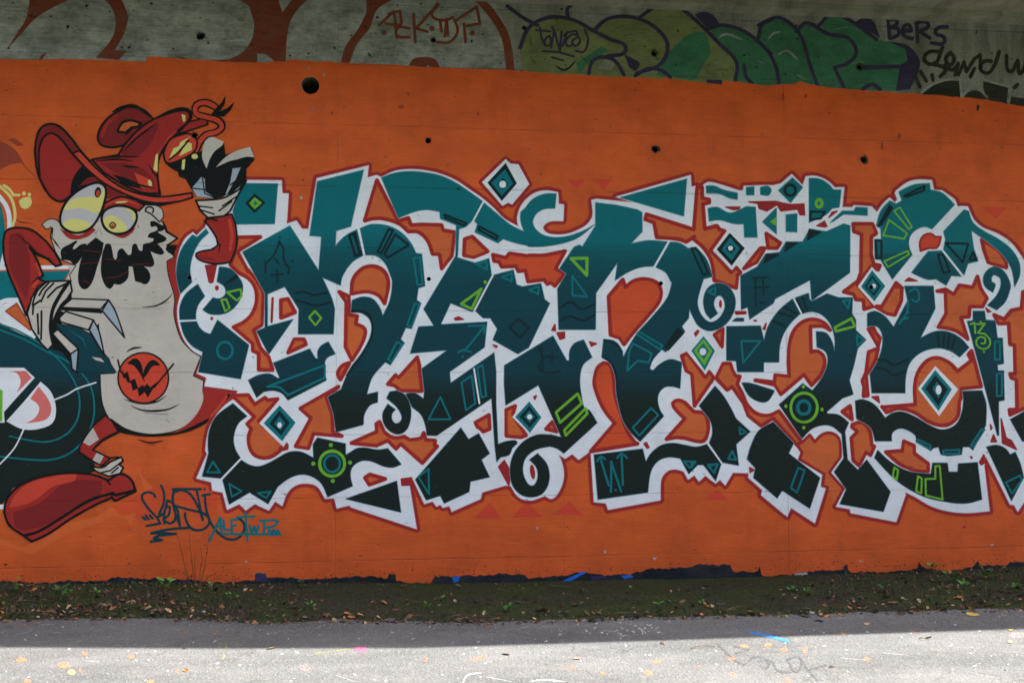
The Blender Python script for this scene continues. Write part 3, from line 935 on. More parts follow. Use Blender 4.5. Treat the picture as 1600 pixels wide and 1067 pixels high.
for t, x, y, rx, ry in (('L3', 885, 320, 18, 22), ('M1', 1227, 342, 27, 28), ('M3', 1437, 205, 20, 20), ('O2', 90, 597, 26, 28), ('P2', 930, 895, 22, 36), ('O1', 306, 690, 19, 19), ('P1', 425, 985, 16, 18)):
    s.ell(t, x, y, rx, ry, M['white'], 12)
s.build()

s = lsheet('lime_decoration', 'lime green triangles, rings and the number 13 on the letters')
g = M['green']
s.loop('@L2 1160,330 1210,385 1165,440 1115,380', 3.2, g, 10)
s.loop('@L2 475,185 580,160 588,215 550,248', 3.2, g, 10)
s.loop('@L2 430,245 468,238 495,308 460,330', 3.2, g, 10)
s.ring('L3', 1295, 620, 98, 98, 4.8, g, 10)
for x, y in ((1285, 475), (1148, 620), (1435, 612), (1300, 755)):
    s.ell('L3', x, y, 16, 16, g, 10)
s.loop('@M2 1060,258 985,413 903,375', 4.2, g, 10)
s.ell('M2', 1090, 205, 14, 14, g, 10)
s.loop('@N1 360,770 485,768 483,900', 4.8, g, 10)
s.loop('@N3 412,125 445,200 275,350 243,270', 4, g, 10)
s.loop('@N3 308,410 475,238 487,280 320,450', 4, g, 10)
s.ell('O1', 998, 340, 36, 42, g, 10)
s.ell('O1', 996, 340, 12, 16, M['teal'], 11)
s.poly('@O1 612,485 665,445 665,518', g, 10)
s.loop('@O2 1250,338 1276,400 1130,438 1122,408', 4, g, 10)
s.ring('O3', 880, 133, 104, 114, 4.4, g, 10)
for x, y in ((738, 122), (1020, 148), (878, 290), (875, -30)):
    s.ell('O3', x, y, 13, 14, g, 10)
for q in ('@P1 583,400 628,372 723,525 700,543', '@P1 545,470 685,575 662,617 497,590', '@P1 507,792 690,712 700,738 535,838'):
    s.loop(q, 2.6, g, 10)
s.line('@P2 1180,382 1212,372 1217,452|@P2 1230,382 1292,378 1238,450 1290,458 1332,505s 1322,560s 1270,575s 1225,540s 1238,490s 1288,488s 1292,530s 1264,532', 2.8, g, 10)
for x, y in ((1260, 365), (1285, 598)):
    s.ell('P2', x, y, 8, 8, g, 10)
for q in ('@P3 585,600 615,622 603,695 573,668', '@P3 770,668 800,688 795,802 755,785', '@P3 905,590 940,588 962,850 832,818 828,690 905,688'):
    s.loop(q, 3, g, 10)
s.build()

s = lsheet('teal_decoration', 'teal outline triangles, bars and arrows on the dark letters')
t = M['teal']
s.ring('L2', 458, 638, 60, 66, 3.6, t, 10)
s.loop('@L2 790,920 1238,752 1238,850 950,985 880,925s', 3.4, t, 10)
s.ring('L3', 1295, 620, 62, 66, 4, t, 10)
for q in ('@L3 365,605 420,688 318,688', '@L3 492,778 588,835 512,878', '@L3 715,850 815,838 780,888', '@M1 1020,965 1098,938 1105,1008',
          '@M2 1222,165 1298,135 1298,200', '@M2 1432,265 1508,238 1505,298', '@M2 540,372 578,380 515,552 482,540',
          '@M2 400,672 442,690 360,828 332,808', '@M1 530,918 580,912 @M2 602,222 562,225', '@M3 740,50 820,225 648,225', '@M3 648,612 652,808 568,672',
          '@M2 905,988 985,935 @M3 1012,100 940,155', '@M2 1027,872 1070,852 @M3 1098,42 1062,55', '@N2 370,5 372,160 488,168', '@N2 890,440 1075,550 1052,578 875,462',
          '@N2 842,532 990,610 968,682 880,668 800,745 812,602', '@N3 985,238 1042,290 895,452 842,390', '@N3 1242,652 1333,655 1285,702', '@N3 1430,690 1500,672 1480,742',
          '@O2 390,515 540,515 405,685', '@O2 1182,202 1240,192 1225,258', '@O2 1292,468 1348,505 1296,548', '@O2 130,130 188,95 185,155',
          '@O3 835,602 885,622 825,798 777,758', '@O3 375,288 428,325 382,343', '@O3 320,473 350,540 287,533', '@O3 130,577 208,577 175,640', '@O3 0,560 32,560 0,600',
          '@P2 1370,520 1410,515 1410,660 1370,660', '@P2 1385,770 1425,765 1425,940 1385,945', '@P3 770,382 870,430 865,455 765,402', '@P3 965,468 1095,462 1095,490 970,495',
          '@P3 1265,302 1290,305 1202,442 1182,430', '@P3 1455,717 1568,662 1580,700 1505,803'):
    s.loop(q, 2.9, t, 10)
s.line('@M2 930,740 1090,542|@M2 962,548 1090,542 1082,600|@M2 877,752 920,735s 980,750|@M2 913,785 916,787', 3, t, 10)
s.line('@N3 592,635 655,840|@N3 675,655 672,890|@N3 672,655 752,885|@N3 755,600 765,835|@N3 565,652 592,615s 625,635|@N3 722,625 755,592s 797,625|@N3 708,875 711,877', 3.4, t, 10)
s.ring('O3', 878, 133, 48, 52, 5, t, 10)
s.line('@P2 702,130 752,105s 780,160s 762,208s 722,190|@P2 692,200 684,290s 622,380|@P2 695,295 697,297|@P2 640,345 690,335', 3, t, 10)
s.build()

s = lsheet('dark_decoration', 'black-petrol bars, waves and wedges on the teal letters')
d = M['dark']
dm = M['dim']
for q in ('@M1 770,578 942,645 925,665 778,602', '@M1 1045,672 1190,745 1178,770 1040,697', '@M1 30,737 75,718 110,893 75,903', '@M1 337,692 370,702 280,878 250,868',
          '@M1 388,732 493,815 330,913 302,888', '@L1 1425,690 1462,682 1520,838 1480,848', '@N1 1300,690 1345,700s 1432,885 1392,898', '@O1 932,405 1045,407 1010,458 932,468',
          '@P1 985,650 1163,657 1118,800', '@P1 925,742 965,740 1018,870 970,885', '@P1 1172,780 1200,722 1225,780', '@P1 660,282 820,207 818,238 680,292', '@P1 440,632 485,632 485,768 445,768'):
    s.loop(q, 3.6, d, 10)
for q in ('@O1 920,545 1010,565 905,627', '@O1 745,645 828,650 728,717', '@O1 590,735 682,740 568,807', '@P1 455,522 548,352 572,378 492,502', '@N2 1190,415 1242,450 1120,587 1093,560', '@L2 450,130 562,68 545,45'):
    s.poly(q, d, 10)
    s.loop(q, 2, d, 10)
s.ring('O1', 772, 238, 42, 42, 4.4, d, 10)
s.ring('O3', 878, 133, 80, 86, 5, d, 10)
s.ring('O3', 878, 133, 20, 22, 4, d, 10)
for q in ('@L2 1010,190 1070,180s 1150,205s 1255,185', '@L2 1020,250 1090,265s 1160,290s 1285,260', '@N2 270,260 360,210s 440,265s 545,225', '@N2 280,350 360,320s 450,355s 548,310',
          '@P2 460,660 520,665s 580,700s 692,655', '@P2 440,722 510,732s 580,780s 672,750', '@L2 1450,330 1530,328s 1590,365s 1605,400',
          '@O2 680,290 800,330', '@O2 730,250 820,300', '@O2 640,360 730,395', '@O2 820,190 875,290', '@O2 870,178 905,278', '@N2 610,640 680,690s 715,800s 725,950',
          '@P2 925,460 935,555', '@P2 975,460 968,560', '@P2 1015,470 1003,570', '@P2 1060,480 1035,570', '@M2 50,435 130,438s 200,500s 205,620s 130,770s 10,930', '@N2 620,505 700,525s 760,600'):
    s.line(q, 3.2, d, 10)
for q in ('@L1 885,735 845,835s 775,910 775,980', '@L1 880,735 912,790s 915,860s 935,920s 965,940 950,985', '@L1 845,870 880,912 860,885', '@L1 820,1000 910,990', '@L1 865,960 868,1050', '@L1 885,705 888,708',
          '@L1 985,890 988,892', '@L1 765,890 768,892', '@N2 108,570 142,640s 112,730s 200,762s 275,750', '@N2 212,600 212,682', '@N2 180,642 250,640', '@N2 182,795 184,797',
          '@O1 480,922 600,918', '@O1 500,935 505,1060', '@O1 560,935 565,1050', '@O1 490,1000 600,990', '@O2 500,140 505,240', '@O2 535,215 580,215', '@M2 1530,700 1540,900 1600,915', '@M2 1545,790 1595,780'):
    s.line(q, 3.0, dm, 10)
s.loop('@M2 1350,490 1430,560 1360,640 1282,560', 4, dm, 10)
s.build()

# ------------------------------------------------------------------ the piece cut by the left edge of the picture
side = part('side_piece', 'dark teal round graffiti piece with white and salmon eye shapes, cut by the left edge')
side.poly('@C2 -400,690 60,705 200,790s 400,930s @C3 560,200 625,212 632,330 655,430 668,480 590,540 520,640 500,680 500,705 590,770 600,822 560,838 400,833 200,870 80,930 40,1000 @C4 0,360 -400,360', M['fill'], 4)
side.poly('@C2 -400,375 60,378 440,372 400,430 330,440 120,545 -400,700', M['teal'], 4)
side.poly('@C1 -400,740 0,745 15,800s 30,900s 20,1067 @C2 10,340 -400,340', M['teal'], 4)
sp_o = side.build()
s = Sheet('side_piece_edge', sp_o, 'white and red edge lines of the cut graffiti piece')
s.line('@C1 -20,690 40,770s 60,860s 45,1000s @C2 10,350', 7, M['white'], 5)
s.line('@C2 -20,358 260,352 470,350', 6, M['white'], 5)
s.line('@C2 -20,590 30,560s 110,555|@C2 -20,665 60,715 220,790', 7, M['white'], 5)
s.poly('@C2 -20,600 110,545 230,790 180,775 -20,680', M['white'], 5)
s.poly('@C2 35,625 105,575 200,730 190,745', M['orange2'], 6)
s.loop('@C2 35,625 105,575 200,730 190,745', 2, M['maroon'], 7)
s.poly('@C2 190,235 260,245 450,310 470,340 300,338', M['orange2'], 5)
s.line('@C1 -5,640 70,720s 95,830s 75,900', 4.5, M['yellow'], 3)
s.line('@C1 25,640 60,665s 85,700 120,700', 4, M['yellow'], 3)
s.poly('@C1 118,735 150,715s 190,712 200,745s 178,782s 135,780s', M['yellow'], 3)
s.ell('C1', 150, 690, 12, 12, M['yellow'], 3)
s.ell('C1', 184, 697, 11, 11, M['yellow'], 3)
s.line('@C1 90,850 130,870 215,880|@C1 145,845 210,850', 1.6, K if 'K' in globals() else M['black'], 3, taper=True)
s.line('@Z -5,792 12,791', 7, M['white'], 5)
s.build()
s = Sheet('eye_shape', sp_o, 'white half-round shapes with salmon bands')
s.poly('@C3 -400,175 150,178 218,240 100,370 25,455 30,520 -400,530', M['white'], 6)
s.poly('@C3 255,265 320,330s 350,430s 330,520s 240,560s 140,560s 40,512 150,390', M['white'], 6)
s.poly('@C3 60,200 160,197 200,240 105,335 130,270s 110,215s', M['pink'], 7)
s.poly('@C3 242,295 300,370s 322,440s 290,500s 160,525 225,485s 245,420s 190,370', M['pink'], 7)
s.poly('@C3 -20,300 18,320 15,510 -20,520', M['green'], 8)
s.line('@C3 340,378 420,345s 480,310s 600,270|@C3 150,560 90,680s -20,800', 2.2, M['white'], 8)
s.line('@C2 -20,735 150,800s 300,880s @C3 440,150s 560,280s 590,440s 560,570s 500,660s 400,730s 270,755s -20,730', 2.6, M['teal'], 6)
s.line('@C2 -20,700 120,750s 280,850s @C3 420,190s 490,330s 490,480s 430,580s 340,630s 250,640s 60,605', 2.6, M['teal'], 6)
s.build()

# ------------------------------------------------------------------ the painted figure
K, W3 = M['black'], 3.0
BODY = ('@C1 268,885 300,858s 345,855s 375,880 400,925s 480,938s 560,915 620,850 640,900s 720,945s 800,935s 870,900 850,860 860,800 900,770 950,762s 1010,790s 1018,840 1000,860 1030,890 '
        '1045,930 1110,970 1040,1010 1050,1060 @C2 1060,260 1090,282 1040,312 1050,400s 1085,520 1090,560 1085,650s 1130,800s 1200,880 1252,910 @C3 1205,230 1270,260 1265,320 1270,380s 1220,480s '
        '1120,560s 950,590s 800,572s 700,510s 645,400s 630,220 722,215 685,120 @C2 630,860 620,700 560,760 480,720 360,700 330,560 420,500 450,440 440,400 480,340 380,300 350,250 320,160 330,100 290,110')
fig = part('painted_figure', 'cartoon figure in a floppy red hat with bulging yellow eyes, black drooping beard and round cream belly')
fig.poly(BODY, M['skin'], 12)
fig.loop(BODY, 3.2, K, 11)
qh = random.Random(8)
hatch = paint('pink_hatching_paint', (0.46, 0.33, 0.28), 0.55, 0.1)
for k in range(60):
    hx, hy = qh.uniform(190, 250), qh.uniform(455, 640)
    if (hx - 224) ** 2 + (hy - 590) ** 2 < 45 ** 2:
        continue
    L_ = qh.uniform(8, 22)
    fig.line('@Z %.1f,%.1f %.1f,%.1f' % (hx, hy, min(hx + L_, 264), hy - L_ * 0.55), 1.0, hatch, 12.9, taper=True)
fig.poly('@C1 380,850 640,830 860,850 865,935 380,940', M['skin'], 12.8)
fig.poly('@C2 1040,318 1088,296 1118,548 1092,562 1085,520 1050,400', M['hat'], 10.5)
fig.poly('@C2 425,342 492,336 470,430 405,444 440,376', M['skin'], 10.5)
figure = fig.build()


def fs(name, label=None):
    return Sheet(name, figure, label)


s = fs('cape', 'dark red cape behind the belly')
s.poly('@C3 1270,310 1440,340 1450,370 1380,420 1310,490 1280,520 1120,572 1220,480s 1270,380', M['hat'], 11)
s.line('@C3 1420,350 1380,410s 1320,480', 3.5, M['hat_lt'], 11.8)
s.line('@C3 1430,350 1412,370', 5, K, 12)
s.poly('@C3 690,490 800,560s 950,590s 1120,575s 1310,490 1290,525s 1150,585s 950,608s 780,590s 730,570', K, 13)
s.build()

s = fs('arm', 'raised right arm in a red sleeve')
q = '@C2 1280,60 1320,45 1450,20 1475,100s 1478,220s 1440,320 1340,330s 1240,300s 1228,265s 1330,240 1362,212 1350,160s'
s.poly(q, M['hat'], 12)
s.loop(q, W3, K, 13)
s.line('@C2 1435,60 1450,150s 1440,240s', 5, M['hat_lt'], 12.8)
s.line('@C2 1250,285 1340,305s', 4, M['hat_dk'], 12.8)
s.line('@C2 1350,165 1375,215 1365,270|@C2 1250,255 1320,240 1365,210|@C2 1285,265 1300,285|@C2 1270,68 1370,68', 2.6, K, 13, taper=True)
s.build()
s = fs('arm', 'bent left arm in a red sleeve')
q = '@C2 22,190 40,125s 100,105s 200,120s 290,190 345,260 385,335 350,345 300,300 230,270 185,225 230,300s 270,400 245,425 300,450 220,520 180,600 165,650 120,540s 60,400s 28,290s'
s.poly(q, M['hat'], 12)
s.loop(q, W3 + 0.5, K, 13)
s.poly('@C2 60,150 130,140s 180,260s 190,400s 170,560 120,480s 60,330s', M['hat_dk'], 12.8)
s.line('@C2 232,330 255,400s 210,470s', 5, M['hat_lt'], 12.9)
s.line('@C2 100,140 180,205 230,260 340,310|@C2 145,150 150,185|@C2 190,465 240,415 290,400|@C2 225,410 290,420', 3, K, 13.5, taper=True)
s.build()

s = fs('glove', 'cream left glove with long square claws spread over the belly')
q = '@C2 300,440 440,435 452,500 420,550 380,590s 335,690s 330,760 345,820 300,868 262,830 200,735 172,640 200,540 240,470'
s.poly('@C2 380,520 450,470 450,545 640,620 640,640 380,620 590,730 560,745 390,700 350,735 450,880 440,950 390,880 330,860 320,700 340,600', K, 13)
s.poly(q, M['skin'], 14)
s.loop(q, W3, K, 15)
s.line('@C2 430,445 380,520s 330,620s 320,740s 340,850', 6, K, 15)
s.line('@H 510,415 440,490 410,545|@H 560,420 480,500 430,610|@H 700,420 590,470 500,565|@H 490,400 390,500s 340,640|@H 435,710 435,860 430,1000|@H 395,740 400,860 405,945|@H 350,640 345,740|@H 420,600 360,640', 3.2, K, 15.5)
for a, tip in (('@C2 400,590 450,547 680,555 630,612 385,602', '@C2 680,555 720,620s 780,790 640,622'),
               ('@C2 372,668 412,627 585,680 555,742 380,692', '@C2 585,680 620,750s 655,905 560,742'),
               ('@C2 330,765 362,738 492,860 442,892', '@C2 492,860 480,1005 452,985 442,892')):
    s.poly(a, M['skin'], 14)
    s.loop(a, 2.6, K, 15)
    s.poly(tip, M['steel'], 14)
    s.loop(tip, 2.6, K, 15)
s.build()
s = fs('belly_patch', 'dark teal patch between the claws')  # dark teal mural paint, part of the picture
s.poly('@C2 150,720 260,600 350,560 420,500 640,690 650,870 738,1015 @C3 735,218 625,225 600,300 440,160 300,110', M['fill'], 5)
s.poly('@C2 350,700 395,715 480,715 560,760 650,905 640,860 730,1005 @C3 735,210 490,212 495,60 @C2 490,850 400,770', M['fill'], 13)
s.poly('@C2 575,910 630,918 655,945 600,930', M['skin'], 13.5)
s.line('@C2 430,740 520,800 540,850', 1.8, M['teal'], 13.5, taper=True)
s.build()

s = fs('glove', 'raised right glove of black and cream angular claws')
s.poly('@C1 1045,500 1180,450 1240,440 1290,400 1270,380 1330,340 1400,370 1410,450 1570,400 1592,480 1540,540 1540,610 1450,690 1350,722 1240,715 1197,665 1160,600 1120,585 1110,540 1050,520', K, 14)
s.poly('@C1 1290,345 1320,333 1400,368 1390,390s 1340,430s 1310,480 1292,535 1265,470s 1270,400s', M['skin'], 15)
s.poly('@C1 1350,528 1410,465s 1480,425s 1565,400 1590,465 1540,462s 1450,490s 1400,505s', M['skin'], 15)
s.poly('@C1 1262,585 1200,658 1235,712 1352,722 1285,680 1280,600', M['steel'], 15)
s.poly('@C1 1455,535 1505,530 1470,610 1420,695 1410,695 1440,620', M['steel'], 15)
s.line('@C1 1200,658 1285,668|@C1 1265,580 1280,690 1350,722', 2, K, 16)
s.line('@C1 1360,530 1450,490s 1580,478|@C1 1500,500 1540,560 1440,640', 2.4, K, 16)
q = '@C1 1225,735 1300,732s 1400,718s 1490,670 1540,612 1495,690 1440,800 1400,832 1300,842 1255,800'
s.poly(q, M['skin'], 15)
s.loop(q, W3, K, 16)
s.line('@C1 1245,770 1330,780|@C1 1260,795 1340,820|@C1 1370,800 1450,740|@C1 1390,770 1480,710|@C1 1290,845 1360,858', 2.4, K, 16.5)
s.ell('C1', 1218, 460, 20, 16, M['yellow'], 15)
s.line('@C1 1150,480 1145,535', 4.5, M['yellow'], 15)
s.build()

# head
s = fs('beard', 'jagged black drooping beard')
for q in ('@C2 385,305 384,240s 440,206 485,185s 468,212s 458,240s 500,212 540,205s 535,240s 505,300 468,338s 440,312s', '@C2 540,215 600,165 650,200 640,260 615,330s 575,450s 530,490s 492,450s 500,330s',
          '@C2 660,207 690,205s 706,260s 722,305s 738,250s 765,233s 800,272s 820,270s 828,215s 852,203s 868,240s 890,248s 895,208s 930,214s 990,232 1022,268s 985,270s 942,252 966,330s 945,350s 900,345 928,370s 942,415s 915,458s 880,448s 845,438 830,348 806,346 800,420s 752,460s 715,455 690,487s 655,460s 632,380s 640,270s',
          '@C1 940,866 965,862s 1000,882 1032,900s 1022,922s 985,930 1005,945 1042,968s 1030,990s 985,1005 1015,1035s 1028,1060 @C2 1020,270 900,205 955,190s 960,172s 925,165s 935,140s 985,118s 975,95s @C1 945,900s',
          '@C2 1040,215 1110,210 1090,270 1050,260'):
    s.poly(q, K, 13)
s.line('@C2 520,245 640,260|@C2 500,330 640,320|@C2 520,430 560,450|@C2 660,300 760,310|@C2 820,335 940,330|@C2 660,420 740,410 800,380', 0.7, M['hat_dk'], 14)
s.line('@C1 1000,870 940,815s 910,800s 925,775s 960,785s 955,810s', 2.6, K, 14)
s.line('@C1 620,905 600,945|@C1 628,915 635,955|@C1 600,930 595,945', 3, K, 14, taper=True)
s.line('@C1 310,895 330,910 325,990|@C2 320,155 350,200 380,240|@C2 325,110 320,160', 3, K, 13, taper=True)
s.line('@C1 1020,870 1040,930 1108,970 1050,1015 @C2 1040,240 1090,280', 2.6, K, 13)
s.build()
s = fs('eye', 'large tall left eye, lilac grey with yellow')
q = '@C1 378,870s 395,780s 450,705s 540,645s 620,625s 662,660s 650,760s 612,850s 560,912s 480,937s 410,915s'
s.poly('@C1 370,905 420,930s 500,950s 580,900 600,920 540,965s 440,975s', M['hat'], 13)
s.poly(q, M['eye'], 14)
s.poly('@C1 392,880 440,848s 510,855s 575,880 540,920s 480,932s 420,918s', M['yellow'], 15)
s.poly('@C1 396,795 440,735s 520,715s 600,715 640,690 648,650 625,635 660,655 650,760s 612,815s 520,785s', M['yellow'], 15)
s.loop(q, 4, K, 16)
s.ell('C1', 613, 684, 20, 33, K, 16, 8)
s.ell('C1', 614, 690, 11, 20, M['hat_lt'], 17, 8)
s.build()
s = fs('eye', 'smaller right eye, lilac grey with yellow lower half')
q = '@C1 637,850s 655,800s 720,770s 800,775s 852,810s 850,870s 800,930s 720,942s 662,912s'
s.poly('@C1 690,940 780,940s 850,900 830,935 770,970s', M['hat'], 13)
s.poly(q, M['eye'], 14)
s.poly('@C1 645,860 690,825s 760,860s 800,905 780,928s 720,938s 668,912s', M['yellow'], 15)
s.line('@C1 790,780 835,810s 840,850s', 5, M['yellow'], 15)
s.loop(q, 4, K, 16)
s.ring('C1', 705, 890, 17, 17, 2.4, K, 16)
s.ell('C1', 705, 892, 10, 10, M['hat_lt'], 16)
q = '@C1 612,800 660,750s 760,712s 850,732 905,765 870,800 800,775s 720,768s 650,800 632,818'
s.poly(q, M['hat'], 14)
s.loop(q, W3, K, 15)
s.line('@C1 660,765 760,728s 870,765', 4, M['hat_lt'], 15.5, taper=True)
s.line('@C1 720,748 800,742s', 3, M['yellow'], 16, taper=True)
s.build()
s = fs('hat', 'floppy red hat with a looped tip and wide drooping brim')
q = '@C1 960,228 900,170s 820,148s 720,190s 650,250s 613,330s 630,385s 700,403s 770,392 880,290'
s.poly(q, M['hat_dk'], 13)
s.loop(q, 3.6, K, 14)
s.line('@C1 640,330 670,260s 730,200s', 6, M['hat'], 13.8)
s.poly('@C1 740,290 765,250s 820,235s 885,255 862,275 825,280 785,312 738,305', M['orange2'], 14)
s.loop('@C1 740,290 765,250s 820,235s 885,255 862,275 825,280 785,312 738,305', 4, K, 14.8)
s.line('@C1 790,320 830,280', 4, K, 15)
s.line('@C1 700,185 760,155s 850,150s 960,225', 6, K, 15, taper=True)
q = '@C1 228,520 222,400s 252,290s 310,257s 375,275s 445,345s 505,425s 565,492 490,555s 452,640s 450,700 385,742s 320,712s 255,610s'
s.poly(q, M['hat_dk'], 13)
s.poly('@C1 245,560 245,430s 275,345s 325,315s 385,355s 450,450 520,530 460,600 430,700 370,730s 320,700s', M['hat'], 13.8)
s.loop(q, W3 + 0.6, K, 14)
s.line('@C1 250,580 245,430s 272,345s 322,315s 385,355s 455,445s 540,530s 640,610s 780,690', 3.4, K, 15)
s.poly('@C1 450,720 455,640s 490,560s 545,532 640,612 780,692 700,680 640,600s 560,590s 500,640', K, 13.9)
s.poly('@C1 445,720 450,610 520,530 640,605 700,700 640,650 600,625 520,650 470,700', K, 13.1)
s.poly('@C1 500,640 560,590s 640,605s 760,685 780,715 660,722 665,660 620,625', M['hat_dk'], 14)
q = '@C1 575,480 740,452 780,390s 870,290s 960,230s 1070,182s 1150,168s 1190,205s 1150,275s 1080,345s 1025,410s 992,480s 985,570s 1000,690 900,688s 780,640s 650,560'
s.poly(q, M['hat'], 14)
s.poly('@C1 760,450 830,360s 960,260s 1000,260 930,400s 850,470 780,470', M['hat_dk'], 14.8)
s.poly('@C1 620,500 760,500s 900,540s 960,600 970,660 860,640s 720,560', M['hat_dk'], 14.8)
s.poly('@C1 840,560 930,600 965,660 880,660', M['hat_lt'], 15.2)
s.poly('@C1 985,460 1030,380s 1110,290 1060,330 1000,420 960,520 975,530', M['hat_lt'], 15.2)
s.loop(q, W3 + 0.4, K, 16)
s.line('@C1 960,230 1080,178s 1170,170s 1195,215s 1150,280', 6.5, K, 16.2, taper=True)
s.line('@C1 580,480 720,462s 880,462|@C1 600,490 740,478s 840,492|@C1 760,440 850,350s 990,245|@C1 925,505 960,560 990,600|@C1 760,520 870,530s|@C1 770,590 880,640s 975,660', 3.2, K, 16.2, taper=True)
s.poly('@C1 700,570 800,600s 900,665 780,640', K, 16)
s.poly('@C1 1135,195 1160,205 1160,240 1145,245', M['yellow'], 16.4)
s.ell('C1', 938, 625, 12, 20, M['yellow'], 16.4, -20)
s.poly('@C1 960,540 975,450 990,440 985,560', M['yellow'], 16.4)
q = '@C1 455,440 500,425 560,490s 640,568s 740,640s 850,688s 1000,712s 1200,688 1205,715 1110,742s 950,748s 800,702s 650,625s 540,535'
s.poly(q, M['hat_lt'], 17)
s.loop(q, W3, K, 18)
s.poly('@C1 840,690 1000,712 1010,690 985,660 1000,700 900,700', K, 18)
s.poly('@C1 860,735 1000,752 1130,742 1010,770 900,765', K, 17)
s.build()
s = fs('hat_tassel', 'burning red fuse curling from the tip of the hat')
s.poly('@C1 1110,300 1180,245 1290,218 1300,260 1180,300 1120,318', M['hat'], 15)
s.loop('@C1 1110,300 1180,245 1290,218 1300,260 1180,300 1120,318', 2.6, K, 16)
q = '@C1 1345,150 1290,125s 1230,140s 1225,190s 1290,215s 1360,235s 1388,275s 1350,310s 1290,325s 1240,380 1225,420'
s.line(q, 12, K, 15.5)
s.line(q, 7, M['hat_lt'], 16.5)
s.poly('@C1 1315,205 1350,160 1385,125 1412,78 1405,135 1375,180 1420,160 1468,118 1445,170 1400,212', K, 17)
s.poly('@C1 1022,440 1060,360s 1130,325s 1190,320s 1232,360s 1215,430s 1120,485s 1045,500s', M['hat_lt'], 16)
s.loop('@C1 1022,440 1060,360s 1130,325s 1190,320s 1232,360s 1215,430s 1120,485s 1045,500s', 3, K, 17)
s.poly('@C1 1058,475 1085,410 1120,395 1130,370 1195,335 1150,375 1170,370 1200,380 1200,420 1120,460 1150,400', M['yellow'], 17.5)
s.line('@C1 1060,480 1120,430s 1180,360|@C1 1040,500 1100,545s 1130,550', 3, K, 18)
s.build()
s = fs('belly_emblem', 'round orange-red grinning face on the belly')
s.ell('C3', 897, 242, 158, 158, M['coral'], 13, n=36)
s.ring('C3', 897, 242, 158, 158, 2.8, K, 14)
for q in ('@C3 800,150 850,122s 885,165s 892,235 905,262 870,200s 835,160s', '@C3 1000,160 955,132s 912,175s 892,245 920,215s 950,168s'):
    s.poly(q, K, 14)
    s.loop(q, 1.6, K, 15)
s.poly('@C3 765,180 775,215 800,200 815,260 845,245 865,305 890,285 905,295 920,275 940,300 965,280 985,265 925,365 905,330 870,360 860,310 830,320 820,275 795,265 785,240 770,245', K, 14)
s.line('@C3 965,300 1085,155|@C3 738,130 755,200 790,240', 2.8, K, 15)
s.line('@C3 775,375 880,400s 980,390s 1042,350|@C3 820,415 900,445s 1040,440s 1122,405|@C3 905,460 1055,470|@C3 790,80 830,58s 890,50|@C3 820,65 870,55', 3.2, K, 15, taper=True)
s.line('@C2 890,600 980,590s 1050,550s 1080,510|@C2 930,600 1060,570|@C3 862,625 940,645s 1025,632|@C3 915,660 975,660|@C3 1040,500 1060,520', 2.6, K, 15, taper=True)
s.build()
s = fs('leg', 'thin leg with red and cream stripes')
s.poly('@C3 660,475 700,510 745,580 640,635 580,690 690,742 640,790 590,765 500,705 500,670 540,600 585,540', M['hat'], 12)
s.poly('@C3 582,550 620,625 560,665 515,640 540,600', M['skin'], 13)
s.poly('@C3 605,708 650,730 622,782 578,757', M['skin'], 13)
s.loop('@C3 660,475 700,510 745,580 640,635 580,690 690,742 640,790 590,765 500,705 500,670 540,600 585,540', 2.6, K, 13.6)
s.line('@C3 580,690 640,630s 730,582s 800,570', 3, K, 14)
q = '@C3 570,792 640,800s 690,765 760,735 770,760 745,782 772,800 752,838 680,855 600,822'
s.poly(q, M['skin'], 14)
s.loop(q, W3, K, 15)
s.line('@C3 640,830 690,820 760,765|@C3 690,740 740,735|@C3 700,835 740,800', 2.6, K, 15.5)
s.build()
s = fs('boot', 'long drooping red boot')
q = '@C4 28,400 42,325s 115,240s 250,180s 420,155s 580,165s 680,200 755,160s 820,195s 850,268 720,328 700,308 600,352s 450,435s 300,535s 200,582 150,545 60,480s'
s.poly(q, M['hat'], 13)
s.loop(q, W3 + 0.8, K, 14)
s.poly('@C4 60,370 90,300s 180,220s 320,180s 480,170s 330,240s 240,310s 160,350s', M['hat_lt'], 13.8)
s.poly('@C4 80,400 250,340s 420,210s 640,200 620,300s 450,400s 220,500s 110,500s', M['hat_dk'], 13.8)
s.line('@C4 150,545 240,520s 400,425s 560,325s 705,280 725,292 848,262', 4.4, K, 15)
s.line('@C4 690,225 660,190 590,165|@C4 705,275 700,310', 3, K, 15)
s.build()

# ------------------------------------------------------------------ signatures under the lettering
s = part('spray_tag', 'dark teal handwritten signature under the left end of the lettering')
T = M['dark']
T = paint('signature_paint', (0.006, 0.045, 0.055))
s.line('@G 262,345 245,315s 190,300s 140,320s 140,370s 200,460s 280,545s 310,600 180,622|@G 318,235 345,300s 345,400s 300,510s|@G 280,545 345,500 350,600|@G 360,450 400,440s 390,520s 340,560 400,600s 450,570s 460,520|'
       '@G 430,270 700,270|@G 735,268 738,270|@G 440,290 430,370s 450,480s 500,620 480,480 430,400 380,380 350,500|@G 450,430 600,470s 720,500s 780,550s 770,620s 690,665s 600,640s 550,540s 550,500|@G 440,300 520,280s 600,320s 680,450s 720,560|'
       '@G 660,280 690,420 720,570|@G 715,330 790,318|@G 740,330 750,450s 800,600s 880,700s 960,750s 1050,745s 1120,660s 1110,590s 1070,550 1050,555', 4.0, T, 4.5)
s.line('@G 140,540 170,560|@G 170,520 200,560|@G 210,520 235,550|@G 230,690 400,655s 600,640|@G 225,695 340,690 460,700 300,715 250,740 330,760 220,775', 4, T, 4.5)
s.build()
s = part('spray_tag', 'teal signature reading ALF TWP beside the dark handwritten one')
